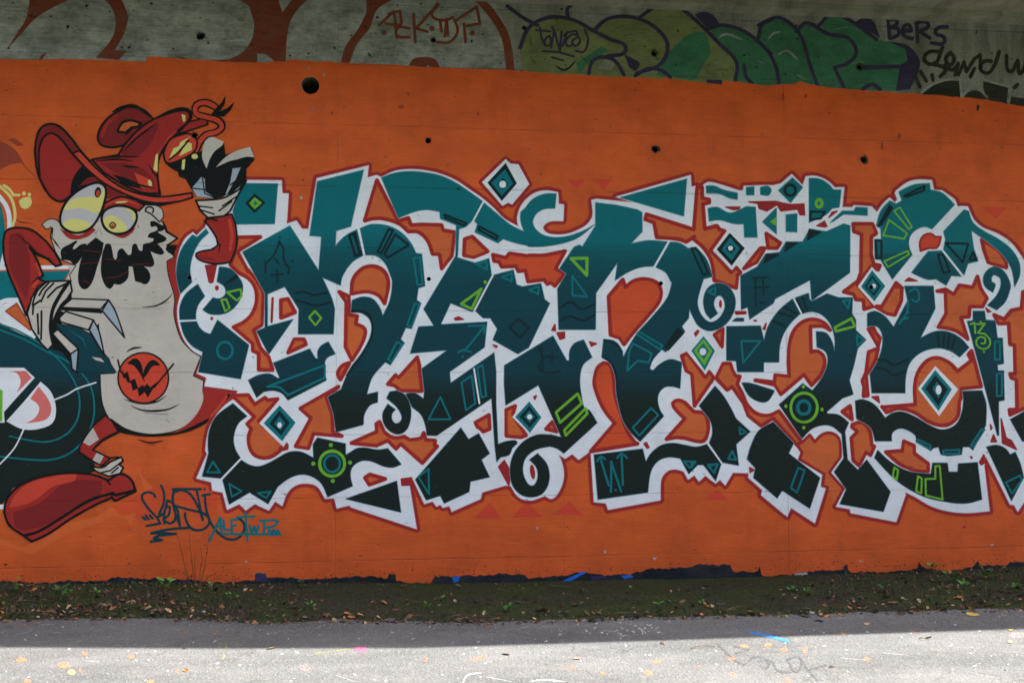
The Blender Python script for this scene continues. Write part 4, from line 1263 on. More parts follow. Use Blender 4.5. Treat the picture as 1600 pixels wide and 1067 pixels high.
s.line('@G 785,765 890,540 900,700|@G 840,630 930,620|@G 920,570 925,660 980,660|@G 995,570 1000,680|@G 995,565 1050,560|@G 1000,620 1040,615|@G 1050,540 1220,530|@G 1130,505 1150,765|'
       '@G 1170,620 1190,690 1215,630 1235,690 1255,620|@G 1310,570 1310,690|@G 1270,575 1400,565 1440,580s 1400,625s 1320,640|@G 1350,690 1360,660 1385,690 1400,660 1425,690 1440,665 1455,690|@G 910,700 1470,705', 3.6, M['teal'], 6)
s.build()

# ------------------------------------------------------------------ old graffiti on the bare concrete above
old = part('old_silver_lettering', 'faded silver throw-up with oxide red outlines above the orange')
old.poly('@C0 -300,-160 -300,365 0,366 400,372 900,385 1550,385 @T1 500,405 1150,425 1550,430 1600,300s 1530,100s 1400,-160', M['silver'], 0.6)
for q in ('@C0 190,-60 165,110s 100,220s 40,312 120,230s 220,120s 340,45s 480,-20 520,-60', '@C0 600,-40 690,40s 722,130s 700,240s 600,362 740,378 795,320 718,315 775,215s 800,110s 775,30 730,-50',
          '@C0 1090,350 1180,372 1300,380 1430,372 1520,325s 1580,230s 1600,110 1610,420 1400,400 1180,390', '@C0 1000,-30 1150,5 1350,-5 1500,-30', '@C0 240,375 260,345 290,330 265,375',
          '@T1 -70,-40 130,-30 165,80 240,-20 340,-20 240,90s 200,190s 185,395 120,390 60,340 -30,335 -10,150', '@T1 690,-20 900,-20 760,60s 710,180s 630,280s 582,405 528,405 560,290s 640,180s 690,80',
          '@T1 955,412 980,372s 1050,358s 1120,372s 1152,430'):
    old.poly(q, M['rust'], 1.6)
old.poly('@T1 1060,425 1075,408 1095,425', M['silver'], 2)
old.line('@T1 1370,-30 1490,110s 1560,240s 1590,440', 13, M['rust'], 1.6)
old.line('@C0 1480,-40 1570,20s 1620,120', 14, M['rust'], 1.6)
old.build()
s = part('old_tag', 'oxide red scrawled tag on the silver throw-up')
s.line('@T1 770,160 860,75 875,160 810,150|@T1 830,90 900,70 910,150 870,170 880,240|@T1 960,180 890,175s 880,225s 960,235|@T1 985,90 995,265|@T1 1135,25 1100,70s 1000,180 1070,200|@T1 1140,30 1100,100s 1180,130s 1230,110|'
       '@T1 1150,130 1160,200|@T1 1190,120 1200,220|@T1 1240,125 1260,200s 1210,265s 1130,265|@T1 1250,130 1380,45 1400,150 1310,165|@T1 1300,150 1310,265|@T1 1190,140 1180,230', 4.6, M['rust'], 2.6)
for x, y in ((800, 205), (1100, 180), (1352, 208)):
    s.ell('T1', x, y, 17, 17, M['rust'], 2.6)
s.build()

bub = part('old_bubble_lettering', 'faded green bubble letters with violet outlines above the orange')
BUB = [('@T2 70,455 50,300s 110,170s 240,108s 390,130s 500,190s 620,250s 705,280s 700,335s 600,352 500,460', 'old_lime'), ('@T2 510,190 600,120s 750,110s 890,170s 975,280s 930,400s 780,475 600,480 700,300 600,250', 'old_lime'),
       ('@T2 800,110 900,48s 1030,45s 1150,130s 1290,270s 1400,400s 1390,515 1000,495 940,420 980,290 900,180', 'old_lime'), ('@T2 1230,185 1330,160s 1480,215s 1620,340 1600,530 1480,530 1400,505 1395,380 1280,250', 'old_green'),
       ('@T3 -60,170 0,130s 60,115s 150,160s 210,240s 260,400s 310,540 100,530 -60,530', 'old_green'), ('@T3 190,180 240,140s 380,215s 500,240s 552,330s 500,395s 415,425 475,560 320,545 250,350', 'old_green'),
       ('@T3 320,160 400,90s 530,140s 680,250s 860,285s 870,380 820,410 820,570 480,560 420,430 500,390 550,300 500,240 380,210', 'old_green')]
bub.poly('@T2 70,445 500,430 1000,470 1400,490 1400,560 900,520 400,500 70,500', M['old_lime'], 1.2)
bub.poly('@T2 1390,490 1600,500 @T3 0,500 480,540 480,600 0,560 @T2 1390,560', M['old_green'], 1.2)
for q, mname in BUB:
    bub.poly(q, M[mname], 1.6)
bub.poly('@T2 900,470 1010,300s 1180,200s 1240,320s 1190,420 1150,500', M['old_green'], 2.4)
bub.poly('@T2 400,400 560,290 600,320 480,400 420,460', M['old_green'], 2.4)
bub.line('@T3 0,250 30,215s 80,200|@T3 60,345 120,320s 190,380|@T3 370,520 430,510|@T3 420,185 500,172|@T2 1290,240 1340,215s 1440,250|@T3 600,385 520,400|@T3 180,470 240,500|@T2 1540,380 1570,400', 4, M['silver'], 2.6, taper=True)
bub.line('@T2 1160,505 1260,480s 1380,465', 5, M['old_lime'], 2.7, taper=True)
bub.line('@T2 1270,440 1350,435|@T2 1100,500 1180,495|@T2 700,225 760,215|@T3 160,450 190,500', 5, M['purple'], 2.7, taper=True)
bub.line('@T2 110,350 150,400|@T2 110,220 120,290|@T2 430,350 470,390|@T2 640,180 700,160|@T2 840,380 870,395|@T2 270,410 330,440s 400,380', 4, M['dim'], 2.7, taper=True)
bub.build()
s = part('old_bubble_outline', 'violet outlines and shadows of the old bubble letters')
for q in ('@T2 50,300 110,170s 240,110s 390,130s 500,190s 620,250s 705,285s 700,335s 600,352|@T2 480,460 500,390s 560,358s 640,380s 700,470|@T2 510,195 600,120s 750,110s 890,170s 972,280s 930,400s 780,460|'
          '@T2 800,110 900,45s 1030,45s 1150,130s 1290,270s 1402,390s 1395,510|@T2 770,475 850,432s 930,440s 990,485|@T2 1230,180 1330,160s 1480,215s 1620,340|@T2 1540,240 1560,160s 1620,125|'
          '@T3 -60,160 60,112s 150,160s 210,240s 260,400s 310,540|@T3 0,320 50,420s 70,530|@T3 190,185 240,145s 380,215s 500,240s 552,330s 500,395s 415,425 480,560|@T3 320,160 400,90s 530,140s 680,250|@T3 590,560 650,530s 700,560|'
          '@T2 -30,40 80,120s 160,160|@T2 350,110 345,60s 370,35|@T2 1450,410 1460,480 1500,525', ):
    s.line(q, 6, M['purple'], 3)
s.poly('@T2 1140,95 1200,75s 1260,100s 1300,160 1230,190', M['purple'], 3)
s.poly('@T3 540,140 620,108s 670,150 700,240', M['purple'], 3)
s.poly('@T3 750,260 880,290s 950,400s 890,560 800,570 822,430 600,440 600,408 830,405 870,380 860,310', M['purple'], 3)
s.poly('@T2 700,340 760,370s 800,400s 770,450 730,420 720,390', M['purple'], 3)
s.poly('@T2 1210,500 1310,500 1315,530 1220,520', M['purple'], 3)
s.line('@T2 175,175 185,240 205,285|@T2 150,190 240,200|@T2 235,225s 205,250s 215,290s 245,270s 235,225|@T2 250,170 262,200 245,300|@T2 262,190 300,320 310,200|@T2 325,225s 345,205 315,290|@T2 365,225s 335,255s 345,290s 375,285|'
       '@T2 375,215s 410,225s 425,265s 395,290s 375,260s 405,240|@T2 345,205 400,195 410,215|@T2 455,190 475,250s 450,325s 400,320|@T2 190,322 290,328 385,355|@T2 250,360 320,380', 3.4, M['purple'], 3.2)
s.build()
# scratches, form-oil stains and spalls
for lab, mat_, n_s, yr, seed_, lay in (('dark spalls and scratches on the bare strip of concrete', 'tag_black', 300, None, 4, 4), ('small dark nicks in the orange coat', 'maroon', 70, 1, 9, 8.9)):
    s = part('scar', lab)
    q9 = random.Random(seed_)
    for k in range(n_s):
        x = q9.uniform(5, 1595)
        y0 = 93 + (max(0, x - 400) / 1200) ** 1.3 * 72
        y = q9.uniform(2, y0 - 6) if yr is None else (q9.uniform(y0 + 6, y0 + 130) if q9.random() < 0.6 else q9.uniform(835, 885))
        if yr is None and x > 850 and y < 12 + (x - 850) * 0.05:
            continue
        n_ = 7
        big_ = q9.random() < 0.18
        rx, ry = (q9.uniform(1.8, 4.2), q9.uniform(1.2, 3.2)) if big_ else (q9.uniform(0.6, 3.0), q9.uniform(0.4, 1.3))
        if yr:
            rx, ry = rx * 0.5, ry * 0.5
        s.raw([Vector((x + rx * q9.uniform(.15, 1.3) * math.cos(6.283 * i / n_), y + ry * q9.uniform(.15, 1.3) * math.sin(6.283 * i / n_))) for i in range(n_)], M[mat_], lay)
    if yr is None:
        for hx_, hy_, hr_ in HOLES[:9]:
            k_ = 1.45 if (hx_, hy_) in ((1024, 233), (1350, 250), (1022, 84), (313, 57), (1343, 105)) else 1.15
            s.raw([Vector((hx_ + hr_ * k_ * q9.uniform(.72, 1.15) * math.cos(6.283 * i / 13), hy_ + hr_ * k_ * q9.uniform(.72, 1.15) * math.sin(6.283 * i / 13))) for i in range(13)], M[mat_], 19)
    s.build()
s = part('old_tag', 'violet tag reading BERS near the soffit')
s.line('@T3 750,120 760,240|@T3 750,125 800,125s 805,155s 765,175|@T3 765,175 815,185s 810,225s 765,240|@T3 840,200 895,195 885,160s 850,165s 845,220s 900,245|@T3 930,150 935,265|@T3 925,150 975,135s 1005,165s 940,200|@T3 950,200 1010,240|@T3 1120,170 1065,175s 1045,210s 1100,235s 1095,275s 1020,270', 6, M['purple'], 3)
s.build()
s = part('old_tag', 'black brushed tag beside the violet one on the bare concrete')
s.line('@T3 1090,300 1060,385 1010,405s 975,365s 1010,325s 1070,325|@T3 1000,400 1080,415s 1110,440s 1075,480|@T3 1140,330s 1110,370s 1135,410s 1165,370s 1140,330|@T3 1105,410 1150,440s 1190,400 1170,470|@T3 1190,470 1225,390 1240,450 1290,370 1325,345 1330,430|'
       '@T3 1265,480 1290,430|@T3 1445,325 1410,420s 1370,460s 1325,430s 1350,385s 1395,385|@T3 1490,350 1510,450s 1560,380 1580,460s 1620,330|@T3 920,480 950,545|@T3 955,450 990,510|@T3 1025,470 1032,505|@T3 1540,550 1560,530', 6, M['tag_black'], 2.4)
s.build()
s = part('old_letter_stub', 'black letter tops with pale halo at the right end of the bare strip')
s.poly('@T3 960,590 1020,540s 1120,505s 1195,505 1205,615', M['tag_black'], 2)
s.poly('@T3 1225,620 1240,575s 1300,560s 1365,600 1370,630', M['tag_black'], 2)
s.poly('@T3 1345,510 1510,545 1500,660 1380,640 1345,560', M['tag_black'], 2)
s.poly('@T3 1520,600 1700,620 1700,700 1510,665', M['tag_black'], 2)
s.line('@T3 960,580 1030,530s 1120,500s 1200,500 1210,610|@T3 1220,600 1250,570s 1310,560s 1370,610|@T3 1335,540 1340,500 1510,545 1500,640|@T3 1525,600 1700,620', 3.4, M['silver'], 3)
s.build()
# small mends, scars and paint flecks on the orange
s = part('paint_fleck', 'pale and dark flecks and patched scars on the orange coat')
for t, x, y, rx, ry, m in (('B2', 158, 100, 10, 13, 'steel'), ('B2', 580, 243, 10, 18, 'steel'), ('B2', 890, 288, 20, 14, 'steel'), ('L1', 1055, 398, 20, 20, 'steel'), ('B0', 35, 326, 22, 7, 'tag_black'),
                           ('B0', 115, 410, 20, 9, 'green'), ('B0', 1538, 308, 18, 9, 'steel'), ('T1', 350, 683, 16, 12, 'silver'), ('T1', 425, 470, 10, 20, 'silver'), ('T1', 332, 425, 14, 9, 'silver'), ('T1', 475, 710, 14, 22, 'maroon'),
                           ('T1', 905, 668, 28, 18, 'maroon'), ('T1', 950, 590, 9, 14, 'maroon'), ('M1', 880, 378, 22, 20, 'dim'), ('M1', 310, 130, 20, 8, 'maroon'), ('B3', 1400, 205, 14, 10, 'steel'), ('T3', 1312, 675, 14, 34, 'tag_black'),
                           ('B3', 580, 305, 24, 6, 'steel'), ('T3', 235, 600, 14, 26, 'maroon'), ('T3', 712, 915, 10, 40, 'maroon'), ('T3', 822, 850, 16, 34, 'maroon'), ('B3', 1225, 90, 20, 12, 'maroon'), ('T3', 92, 610, 9, 40, 'maroon')):
    ox_, oy_, sc_ = TILES[t]
    s.raw([Vector((ox_ + (x + rx * 0.8 * rnd.uniform(0.35, 1.15) * math.cos(6.283 * i / 11)) / sc_, oy_ + (y + ry * 0.8 * rnd.uniform(0.35, 1.15) * math.sin(6.283 * i / 11)) / sc_)) for i in range(11)], M[m], 8.9)
s.build()

s = part('mud_splash', 'mud specks splashed on the foot of the wall')
q9 = random.Random(77)
for k in range(420):
    x = q9.uniform(0, 1600)
    y = 906 - 26 * (x / 1600) ** 2 - abs(q9.gauss(0, 9))
    r_ = q9.uniform(0.4, 1.5)
    s.raw([Vector((x + r_ * q9.uniform(.4, 1.2) * math.cos(6.283 * i / 6), y + r_ * q9.uniform(.4, 1.1) * math.sin(6.283 * i / 6))) for i in range(6)], M['tag_black'], 4)
s.build()

# ------------------------------------------------------------------ ground
def mat_asphalt():
    m, N, b = new_mat('worn_asphalt')
    co = N.n('ShaderNodeTexCoord').outputs['Object']
    big = N.noise(N.mapping(co, (0.5, 1.4, 1)), 1.4, 6, 0.65)
    agg = N.n('ShaderNodeTexVoronoi')
    agg.inputs['Scale'].default_value = 85
    N.l(co, agg.inputs['Vector'])
    sc = N.n('ShaderNodeSeparateColor')
    N.l(agg.outputs['Color'], sc.inputs[0])
    fine = N.noise(co, 160, 3, 0.7)
    c = N.ramp(big, [(0.33, (0.085, 0.085, 0.083)), (0.52, (0.122, 0.121, 0.117)), (0.72, (0.165, 0.163, 0.156))])
    c = N.mix(N.ramp(sc.outputs[0], [(0.70, 0.0), (0.95, 0.30)]), c, (0.27, 0.27, 0.265))
    c = N.mix(N.ramp(sc.outputs[1], [(0.72, 0.0), (0.95, 0.32)]), c, (0.06, 0.06, 0.06))
    c = N.mix(N.ramp(fine, [(0.5, 0.0), (0.8, 0.3)]), c, (0.28, 0.27, 0.25))
    mott = N.ramp(N.noise(co, 9, 5, 0.7), [(0.55, 0.0), (0.75, 0.35)])
    c = N.mix(mott, c, (0.27, 0.25, 0.22))
    crk = N.n('ShaderNodeTexVoronoi', feature='DISTANCE_TO_EDGE')
    crk.inputs['Scale'].default_value = 0.55
    wv = N.n('ShaderNodeVectorMath', operation='ADD')
    nz = N.n('ShaderNodeTexNoise')
    nz.inputs['Scale'].default_value = 3.0
    nz.inputs['Detail'].default_value = 8
    N.l(co, nz.inputs['Vector'])
    N.l(co, wv.inputs[0]); N.l(nz.outputs['Color'], wv.inputs[1])
    N.l(wv.outputs[0], crk.inputs['Vector'])
    ck = N.ramp(crk.outputs['Distance'], [(0.0, 0.55), (0.006, 0.0)])
    c = N.mix(ck, c, (0.05, 0.048, 0.042))
    tyre = N.ramp(N.noise(N.mapping(co, (0.12, 2.6, 1)), 1.6, 5, 0.6), [(0.52, 0.0), (0.70, 0.35)])
    c = N.mix(tyre, c, (0.11, 0.105, 0.10))
    N.l(c, b.inputs['Base Color'])
    b.inputs['Roughness'].default_value = 0.88
    b.inputs['Specular IOR Level'].default_value = 0.3
    bp = N.n('ShaderNodeBump')
    bp.inputs['Strength'].default_value = 0.7
    bp.inputs['Distance'].default_value = 0.006
    hh = N.math('ADD', agg.outputs['Distance'], N.math('MULTIPLY', N.noise(co, 30, 4, 0.7), 0.8))
    N.l(hh, bp.inputs['Height'])
    N.l(bp.outputs[0], b.inputs['Normal'])
    return m


def mat_soil():
    m, N, b = new_mat('mossy_soil')
    co = N.n('ShaderNodeTexCoord').outputs['Object']
    n1 = N.noise(N.mapping(co, (0.8, 1.6, 1)), 1.7, 6, 0.65)
    n2 = N.noise(co, 26, 6, 0.75)
    n3 = N.noise(co, 90, 4, 0.7)
    soil = N.ramp(n2, [(0.3, (0.020, 0.016, 0.011)), (0.55, (0.050, 0.041, 0.028)), (0.78, (0.110, 0.092, 0.066))])
    moss = N.ramp(n3, [(0.3, (0.018, 0.027, 0.006)), (0.55, (0.042, 0.062, 0.012)), (0.8, (0.085, 0.115, 0.026))])
    fac = N.ramp(N.math('ADD', N.math('MULTIPLY', n1, 0.7), N.math('MULTIPLY', n2, 0.3)), [(0.44, 0.15), (0.56, 0.85)])
    c = N.mix(fac, soil, moss)
    N.l(c, b.inputs['Base Color'])
    b.inputs['Roughness'].default_value = 0.95
    b.inputs['Specular IOR Level'].default_value = 0.2
    bp = N.n('ShaderNodeBump')
    bp.inputs['Strength'].default_value = 1.0
    bp.inputs['Distance'].default_value = 0.03
    N.l(N.math('ADD', N.math('MULTIPLY', n2, 0.7), N.math('MULTIPLY', n3, 0.3)), bp.inputs['Height'])
    N.l(bp.outputs[0], b.inputs['Normal'])
    return m


def mat_plain(name, col, vary=0.3, scale=20, rough=0.7, trans=0.0):
    m, N, b = new_mat(name)
    co = N.n('ShaderNodeTexCoord').outputs['Object']
    inf = N.n('ShaderNodeObjectInfo').outputs['Random']
    v = N.noise(co, scale, 4, 0.6)
    c = N.ramp(v, [(0.3, tuple(x * (1 - vary) for x in col)), (0.7, tuple(min(1, x * (1 + vary)) for x in col))])
    N.l(c, b.inputs['Base Color'])
    b.inputs['Roughness'].default_value = rough
    return m


A_SOIL = mat_soil()
A_ASPH = mat_asphalt()

# path: one sheet that runs past the wall and stops short of the viewer to cut bounced light
v = [(-60, -4.7, 0), (60, -4.7, 0), (60, 0.3, 0), (-60, 0.3, 0)]
path = mesh_obj('asphalt_path', v, [[0, 1, 2, 3]], A_ASPH)
tag(path, 'worn grey asphalt path, sunlit in front and shaded near the wall', kind='structure')

# soil and moss strip between wall and path
FRONT = [(-1200, 1000), (-200, 972), (0, 970), (120, 968), (250, 967), (330, 971), (420, 975), (520, 973), (640, 973), (760, 976), (830, 973), (900, 971), (1000, 967), (1120, 966), (1200, 963), (1290, 963), (1360, 959), (1480, 957), (1600, 953), (1800, 948), (2700, 920)]
BACK = [(-1200, 936), (-200, 912), (0, 910), (120, 912), (250, 909), (400, 911), (560, 909), (700, 911), (820, 908), (950, 905), (1100, 903), (1200, 900), (1300, 896), (1400, 895), (1500, 890), (1600, 884), (1800, 878), (2700, 856)]


def interp(tab, x):
    for (a, ya), (b_, yb) in zip(tab, tab[1:]):
        if x <= b_:
            return ya + (yb - ya) * (x - a) / (b_ - a)
    return tab[-1][1]


def soil_height(wx, t, zb):
    """t: 0 at the path, 1 at the wall"""
    e = min(1.0, t / 0.16)
    e = e * e * (3 - 2 * e)
    n = noise.fractal(Vector((wx * 2.3, t * 5, 1.7)), 0.9, 2.0, 5)
    n2 = noise.noise(Vector((wx * 11, t * 17, 4)))
    return -0.006 + e * (0.014 + 0.022 * (n + 0.5) + 0.006 * n2) * (1 - 0.85 * t ** 4) + (zb) * t ** 1.4


NX, NY = 960, 30
PX0, PXW = -1150.0, 3800.0
sv, sf = [], []
COLS = []
for i in range(NX + 1):
    px = PX0 + PXW * i / NX
    wx, wz = on_wall(px, interp(BACK, px))
    fy = interp(FRONT, px) + 2.2 * noise.noise(Vector((px * 0.06, 0, 0))) + 1.6 * noise.noise(Vector((px * 0.21, 5, 0)))
    g = on_ground(px, fy)
    COLS.append((wx, wz, g.x, g.y))
    for j in range(NY + 1):
        t = j / NY
        x = g.x + (wx - g.x) * t
        y = g.y + (0.02 - g.y) * t
        sv.append((x, y, soil_height(x, t, wz)))
for i in range(NX):
    for j in range(NY):
        a = i * (NY + 1) + j
        sf.append([a, a + NY + 1, a + NY + 2, a + 1])
soil = mesh_obj('soil_strip', sv, sf, A_SOIL, smooth=True)
tag(soil, 'dark mossy soil strip between the wall and the path', kind='structure')


def soil_at(px, py):
    """picture point on the strip or the path -> world point on the surface"""
    i = (px - PX0) / PXW * NX
    i = max(0, min(NX - 1, int(i)))
    best = None
    for j in range(NY):
        a = Vector(sv[i * (NY + 1) + j])
        q = cam_px(a)
        d = abs(q[1] - py)
        if best is None or d < best[0]:
            best = (d, a)
    if py > interp(FRONT, px):
        return on_ground(px, py, 0.001)
    g = on_ground(px, py, best[1].z)
    return Vector((g.x, g.y, best[1].z))


ROT_I = ROT.inverted()


def cam_px(p):
    q = ROT_I @ (Vector(p) - CAM)
    return (IMG_W / 2 + FPX * q.x / -q.z, IMG_H / 2 - FPX * q.y / -q.z)


# unseen grass bank and trees, added across the path to block low sky
def mat_bank():
    m, N, b = new_mat('rough_grass')
    co = N.n('ShaderNodeTexCoord').outputs['Object']
    c = N.ramp(N.noise(co, 1.2, 7, 0.7), [(0.3, (0.030, 0.045, 0.012)), (0.6, (0.060, 0.080, 0.022)), (0.8, (0.10, 0.10, 0.04))])
    N.l(c, b.inputs['Base Color'])
    b.inputs['Roughness'].default_value = 0.95
    return m


GRASS = mat_bank()
bv, bf = [], []
GX, GY = 60, 30
for i in range(GX + 1):
    for j in range(GY + 1):
        x = -90 + 180 * i / GX
        y = -4.7 - 76 * (j / GY) ** 1.8  # dark grass starts before the viewer to lower bounce on the wall
        u = min(1, max(0, (-10.0 - y) / 9))
        bv.append((x, y, -0.015 + 2.6 * u * u * (3 - 2 * u) + 0.25 * u * noise.noise(Vector((x * 0.2, y * 0.2, 0)))))
for i in range(GX):
    for j in range(GY):
        a = i * (GY + 1) + j
        bf.append([a, a + 1, a + GY + 2, a + GY + 1])
bank = mesh_obj('unseen_grass_bank', bv, bf, GRASS, smooth=True)
tag(bank, 'unseen rough grass bank across the path, added to dim the wall', kind='structure')
v = [(-150, 4.2, -0.02), (150, 4.2, -0.02), (150, 150, -0.02), (-150, 150, -0.02)]
tag(mesh_obj('ground', v, [[0, 1, 2, 3]], GRASS), 'flat grass ground beyond the bridge', kind='structure')
r9 = random.Random(99)
tv, tf = [], []  # added trees, out of view, cut low sky light on the upper wall
for k in range(9000):
    cx = r9.uniform(-45, 45)
    ci = math.floor(cx / 5.5)
    tree_r = random.Random(ci * 7 + 3)
    hx, hy, hz, hr = ci * 5.5 + 2.7 + tree_r.uniform(-1, 1), -17 + tree_r.uniform(-2.5, 2), tree_r.uniform(6.2, 8.6), tree_r.uniform(2.6, 3.6)
    d_ = Vector((r9.gauss(0, 1), r9.gauss(0, 1), r9.gauss(0, 1))).normalized() * (r9.random() ** 0.45)
    c_ = Vector((hx + d_.x * hr, hy + d_.y * hr * 0.8, hz + d_.z * hr * 1.25))
    s_ = r9.uniform(0.16, 0.34)
    u_ = Vector((r9.gauss(0, 1), r9.gauss(0, 1), r9.gauss(0, 1))).normalized()
    w_ = u_.orthogonal().normalized()
    b_ = len(tv)
    tv += [tuple(c_ + u_ * s_), tuple(c_ + w_ * s_ * .7), tuple(c_ - u_ * s_), tuple(c_ - w_ * s_ * .7)]
    tf.append([b_, b_ + 1, b_ + 2, b_ + 3])
TREE = mat_plain('tree_foliage', (0.055, 0.085, 0.022), 0.4, 3)
BARK = mat_plain('tree_bark', (0.10, 0.075, 0.05), 0.4, 8)
k0 = len(tf)
tmi = [0] * k0
for ci in range(-9, 9):
    tree_r = random.Random(ci * 7 + 3)
    hx, hy, hz = ci * 5.5 + 2.7 + tree_r.uniform(-1, 1), -17 + tree_r.uniform(-2.5, 2), tree_r.uniform(6.2, 8.6)
    b_ = len(tv)
    for zz_, rr0 in ((0.8, 0.22), (4.0, 0.15), (hz + 1.5, 0.05)):
        for q_ in range(7):
            tv.append((hx + rr0 * math.cos(q_ * .8976), hy + rr0 * math.sin(q_ * .8976), zz_))
    for lv in range(2):
        for q_ in range(7):
            tf.append([b_ + lv * 7 + q_, b_ + lv * 7 + (q_ + 1) % 7, b_ + (lv + 1) * 7 + (q_ + 1) % 7, b_ + (lv + 1) * 7 + q_])
            tmi.append(1)
tag(mesh_obj('unseen_tree_belt', tv, tf, [TREE, BARK], tmi), 'unseen belt of leafy trees on the bank, added to block low sky', kind='stuff')

# ---- paint marks on the asphalt
def gproj(x, y, h):
    g_ = on_ground(x, y)
    return (g_.x, g_.y, 0.002 + h)


def ground_paint(name, col, thin=0.5):
    m, N, b = new_mat(name)
    co = N.n('ShaderNodeTexCoord').outputs['Object']
    n1 = N.noise(co, 70, 5, 0.75)
    n2 = N.noise(co, 7, 4, 0.6)
    N.l(N.mix(N.ramp(n2, [(0.3, 0.0), (0.7, 0.5)]), col, tuple(x * 0.6 for x in col)), b.inputs['Base Color'])
    a = N.ramp(N.math('ADD', N.math('MULTIPLY', n1, 0.65), N.math('MULTIPLY', n2, 0.35)), [(thin - 0.05, 0.0), (thin + 0.07, 0.9)])
    N.l(a, b.inputs['Alpha'])
    b.inputs['Roughness'].default_value = 0.8
    return m


GP = {'orange': ground_paint('sprayed_orange', (0.60, 0.27, 0.12), 0.50), 'white': ground_paint('scuffed_white', (0.62, 0.62, 0.60), 0.44), 'pink': ground_paint('sprayed_pink', (0.60, 0.14, 0.25), 0.46),
      'pinkw': ground_paint('pale_pink', (0.50, 0.36, 0.34), 0.53), 'yellow': ground_paint('sprayed_yellow', (0.42, 0.42, 0.12), 0.53), 'blue': ground_paint('sprayed_blue', (0.04, 0.22, 0.55), 0.40),
      'grey': ground_paint('faded_grey', (0.11, 0.11, 0.115), 0.485), 'lime': ground_paint('lime_speck', (0.45, 0.58, 0.15), 0.42)}


def gmark(name, label):
    return Sheet(name, path, label, proj=gproj)


s = gmark('paint_spot', 'orange overspray spots on the asphalt')
for x, y, rx, ry in ((33, 1031, 9, 4.5), (99, 1039, 10, 5), (43, 1064, 6, 3), (125, 1047, 3, 4), (132, 1021, 5, 3), (40, 978, 4, 2), (288, 990, 6, 2.5), (338, 990, 5, 2), (664, 1031, 5, 3), (1225, 1016, 6, 4), (1258, 1015, 4, 6),
                     (893, 1044, 6, 3), (942, 1052, 4, 3), (1013, 1051, 6, 4), (1026, 1034, 7, 3), (1143, 1029, 7, 3), (1145, 1054, 6, 4), (1090, 1042, 5, 2), (1200, 1008, 7, 3), (1230, 1063, 9, 3), (1355, 1030, 6, 3), (748, 1028, 14, 2.4),
                     (1163, 1010, 8, 2.4), (276, 1048, 5, 3), (205, 1026, 5, 3), (235, 1065, 6, 3), (1316, 989, 5, 2), (1428, 985, 5, 1.5)):
    s.ell('Z', x, y, rx, ry, GP['orange'], 0, rnd.uniform(-15, 15), 12)
s.build()
s = gmark('paint_spot', 'pink and yellow spray marks at the edge of the shade')
s.ell('Z', 564, 1014, 11, 4.5, GP['pink'], 0)
s.line('@B1 370,885 480,872 580,860', 3.5, GP['yellow'], 0)
s.ell('Z', 479, 1043, 12, 6, GP['pinkw'], 0)
s.line('@B0 1360,820 1380,870|@B0 1415,790 1410,850 1395,920|@B0 1495,770 1480,830', 3, GP['yellow'], 0)
s.ell('Z', 112, 1050, 6, 4, GP['lime'], 0)
s.ell('Z', 1590, 992, 14, 5, GP['pinkw'], 0)
s.build()
s = gmark('paint_stroke', 'bright blue spray stroke crossing the edge of the shade')
s.line('@B2 1490,752 1620,775|@B3 -10,772 125,805', 4.4, GP['blue'], 0)
s.build()
s = gmark('ground_tag', 'faded grey tag scrawled on the sunlit asphalt')
s.line('@B2 1290,830 1400,930 1450,955 1520,905s 1590,920s 1600,970s 1550,960|@B2 1390,840 1480,860 1400,880|@B3 -60,930 20,930s 60,990s 140,1000|@B3 120,920 200,910s 180,1000s 130,940|@B3 210,920 250,990 310,1050|@B3 260,985 360,955', 3.4, GP['grey'], 0)
s.build()
s = gmark('scuff_mark', 'white chalky scratches and scuffs on the asphalt')
r2 = random.Random(5)
s.line('@B0 95,765 190,745|@B0 330,755 380,750|@B0 250,700 340,705|@B2 50,725 110,715|@B2 190,710 250,720|@B2 570,740 650,745|@B2 650,770 740,775|@B2 790,715 820,705|@B3 720,880 880,895|@B3 450,910 610,925|@B1 1290,1070 1320,1020s 1410,1005|@B1 1440,1030 1600,1060|'
       '@B1 500,1020 620,1060|@B2 100,1060 200,1048s 330,1060|@B0 540,930 620,935|@B1 95,760 130,755|@B0 480,810 515,805', 2.2, GP['white'], 0, taper=True)
for k in range(100):
    x = r2.uniform(-20, 1620)
    y = 972 + (r2.random() ** 0.9) * 95
    if y < interp(FRONT, x) + 4:
        continue
    rr_ = r2.uniform(0.6, 1.6)
    s.ell('Z', x, y, rr_ * r2.uniform(1, 2.4), rr_ * 0.7, GP['white'], 0, r2.uniform(-30, 30), 7)
for k in range(36):
    x = r2.gauss(975, 45)
    y = r2.gauss(985, 8)
    s.ell('Z', x, y, r2.uniform(1, 3.5), r2.uniform(0.8, 1.4), GP['white'], 0, r2.uniform(-30, 30), 7)
s.build()

